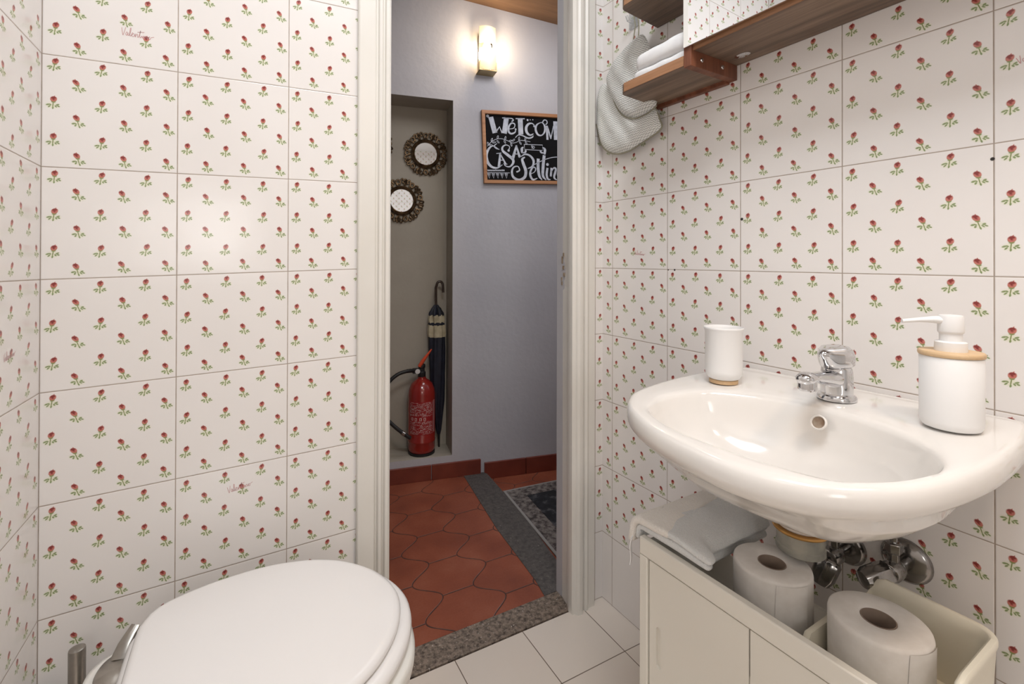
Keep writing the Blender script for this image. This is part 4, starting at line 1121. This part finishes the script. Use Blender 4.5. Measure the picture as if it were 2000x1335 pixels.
g = G(); g.box((.001, .417, 1.429), (.160, .435, 1.95)); t.part('side_panel', g, WALNUTR, bevel=.001, label='reddish upright side panel')
g = G(); g.box((.001, .210, 1.437), (.016, .417, 1.432)); g.box((.001, .214, 1.425), (.014, .417, 1.434)); t.part('wall_batten', g, WALNUTR, bevel=.001)
g = G(); g.box((.001, .435, 1.4615), (.150, 1.30, 1.480)); t.part('long_board', g, WALNUT, bevel=.001)
g = G(); g.box((.150, .4185, 1.4615), (.1535, 1.30, 1.480)); t.part('board_edge', g, WEDGE, bevel=.0006, label='lighter golden front edge')
g = G(); g.box((.001, 1.282, 1.429), (.160, 1.30, 1.95)); t.part('side_panel', g, WALNUTR, bevel=.001)
g = G(); g.box((.1600, .4195, 1.4685), (.1650, 1.29, 1.95)); t.part('mirror', g, MIRR, bevel=.0008, label='frameless mirror')
for o_ in (.055, .125):
    g = G(); g.lathe([(.0048, 0), (.0048, .001), (.0035, .0022), (.0005, .0024)], n=18, mat=Matrix.Translation((o_, .435, 1.447)) @ Matrix.Rotation(-PI/2, 4, 'X')); t.part('screw', g, CHROME)
g = G(); g.lathe([(.011, 0), (.011, -.0015), (.008, -.003), (.0005, -.003)], (.045, .475, 1.4615), 24, sx=1, sy=1.5); t.part('screw_plate', g, CHROME, label='oval chrome fixing plate')

# white folded cloth on the small shelf
t = Thing('folded_white_cloth', 'folded white cotton cloth on the small lower side shelf', 'cloth', MB, (.09, .33, 1.456))
def soft_slab(o_a, o_b, s_a, s_b, z0, z1, r, seed, slope=0):
    gg = G(); cx, cy = (o_a+o_b)/2, (s_a+s_b)/2; base_ = rrect0(o_a, o_b, s_a, s_b, r, 6); R_ = []
    P = []
    for i in range(len(base_)):
        a, b = Vector(base_[i]), Vector(base_[(i+1) % len(base_)])
        m_ = 10 if (b-a).length > .03 else 1
        P += [a+(b-a)*k/m_ for k in range(m_)]
    H_ = z1-z0; e_ = H_*.48
    lv = [(e_*.9, 0), (e_*.35, H_*.08), (e_*.08, H_*.25), (0, H_*.5), (e_*.08, H_*.75), (e_*.35, H_*.93), (e_*.9, H_), (.03, H_+.001), (.05, H_+.001)]
    for d, h in lv:
        ring_ = []
        for p in P:
            v_ = Vector((p.x-cx, p.y-cy)); L_ = v_.length; q_ = Vector((cx, cy))+v_*(1-min(.95, d/L_))
            w = .0022*noise.noise(Vector((q_.x*30, q_.y*30, h*60+seed)))
            ring_.append(Vector((q_.x+w, q_.y+w, z0+h*(1+slope*(q_.y-s_a))+(w if h > H_*.6 else 0))))
        R_.append(ring_)
    gg.rings(R_); return gg
g = soft_slab(.02, .143, .250, .4155, 1.4562, 1.480, .02, 1); t.part('lower_fold', g, CLOTH, smooth=80, sub=1)
g = soft_slab(.02, .1475, .258, .4155, 1.4795, 1.517, .025, 4, 1.2); t.part('upper_fold', g, CLOTH, smooth=80, sub=1)

# ------------------------------------------------------------------ knitted bag on a hook
t = Thing('knitted_bag', 'pale grey knitted bag hanging from a clear wall hook beside the door casing', 'bag', MB, (.02, .12, 1.50))
def px2B(x, y, o_):
    d = fw+rt*((x-CX)/F)-up*((y-CY)/F); C_ = Vector((.3177, -1.1087, 1.0089))
    iM = MB.inverted(); a = iM @ C_; b = (iM @ (C_+d))-a
    k = (o_-a.x)/b.x; p = a+b*k; return p
def pillow(outline_sz, o_base, thick, n=72, rings_=9, warp=.004, seed=0):
    c = Vector((sum(p[0] for p in outline_sz)/len(outline_sz), sum(p[1] for p in outline_sz)/len(outline_sz)))
    lp = polar([(p.x, p.y) for p in catmull([Vector(p) for p in outline_sz], 8, True)], c, n)
    gg = G(); vs = []; fs = []; uv = []
    ks = [1-(k/rings_) for k in range(rings_)]+[.03]
    def pt(k, p, side):
        q = c+(p-c)*k; h = thick*math.sqrt(max(0, 1-k**2.6))
        w = warp*noise.noise(Vector((q.x*22, q.y*22, seed)))*(1-k*k*.6)+warp*.8*math.sin((q.x*1.5+q.y)*70+seed)*(1-k**3)
        return Vector((o_base+(h*.5+w if side else -h*.5), q.x, q.y)), (q.x, q.y)
    for side in (1, 0):
        b0 = len(gg.v); V_ = []; U_ = []
        for k in ks:
            for p in lp:
                a, u_ = pt(k, p, side); V_.append(a); U_.append(u_)
        F_ = []; UV_ = []
        for r_ in range(len(ks)-1):
            for i in range(n):
                j = (i+1) % n; f = (r_*n+i, r_*n+j, (r_+1)*n+j, (r_+1)*n+i)
                F_.append(f); UV_.append([U_[x] for x in f])
        f = tuple((len(ks)-1)*n+i for i in range(n)); F_.append(f); UV_.append([U_[x] for x in f])
        if not side: F_ = [tuple(reversed(f)) for f in F_]; UV_ = [list(reversed(u)) for u in UV_]
        gg.add(V_, F_, 0, UV_)
    return gg
def opx(P, o_): return [tuple(px2B(x, y, o_)[1:]) for x, y in P]
low = opx([(1172, 165), (1163, 200), (1163, 240), (1172, 280), (1192, 297), (1222, 294), (1258, 272), (1288, 250), (1286, 232), (1276, 208), (1240, 190), (1200, 165)], .032)
t.part('lower_pouch', pillow(low, .026, .040, seed=1), KNIT, smooth=80)
upp = opx([(1252, 66), (1264, 85), (1270, 110), (1262, 150), (1272, 185), (1279, 203), (1262, 218), (1236, 229), (1212, 222), (1195, 195), (1182, 160), (1192, 130), (1212, 100), (1232, 78)], .052)
t.part('upper_fold', pillow(upp, .046, .050, seed=5), KNIT, smooth=80)
g = G()
P = opx([(1163, 242), (1173, 282), (1193, 299), (1223, 296), (1259, 274), (1289, 251), (1287, 233), (1277, 208)], .03)
g.tube([Vector((.026, a, b)) for a, b in catmull([Vector(p) for p in P], 5, False)], .0022, 8)
P = opx([(1190, 170), (1198, 200), (1213, 224), (1237, 231), (1263, 220), (1280, 205)], .055)
g.tube([Vector((.050, a, b)) for a, b in catmull([Vector(p) for p in P], 5, False)], .002, 8)
t.part('piped_edge', g, mat('khaki_piping', (150, 146, 128), .9)[0], label='darker bound edge', smooth=60)
g = G()
for dx in (-3, 4):
    P = opx([(1240+dx, 28), (1243+dx, 50), (1240+dx*1.4, 78)], .03); g.tube([Vector((.028, a, b)) for a, b in P], .0016, 6)
t.part('hanging_cord', g, mat('olive_cord', (150, 146, 124), .9)[0], smooth=60)
CL, _t = mat('clear_plastic', (235, 238, 240), .08, Transmission_Weight=.85, Alpha=.75)
t = Thing('wall_hook', 'clear plastic adhesive wall hook holding the knitted bag', 'hook', MB, (.002, .145, 1.68))
hk = px2B(1238, 36, .004)
g = G(); g.prism(rrect(hk.y-.018, hk.y+.018, hk.z-.028, hk.z+.028, .006), lambda p: Vector((.0008, p[0], p[1])), lambda p: Vector((.004, p[0], p[1]))); t.part('plate', g, CL, bevel=.0005)
g = G(); g.tube([(.004, hk.y, hk.z-.004), (.014, hk.y, hk.z-.014), (.026, hk.y, hk.z-.012), (.032, hk.y, hk.z+.0)], .004, 10); t.part('hook_arm', g, CL)
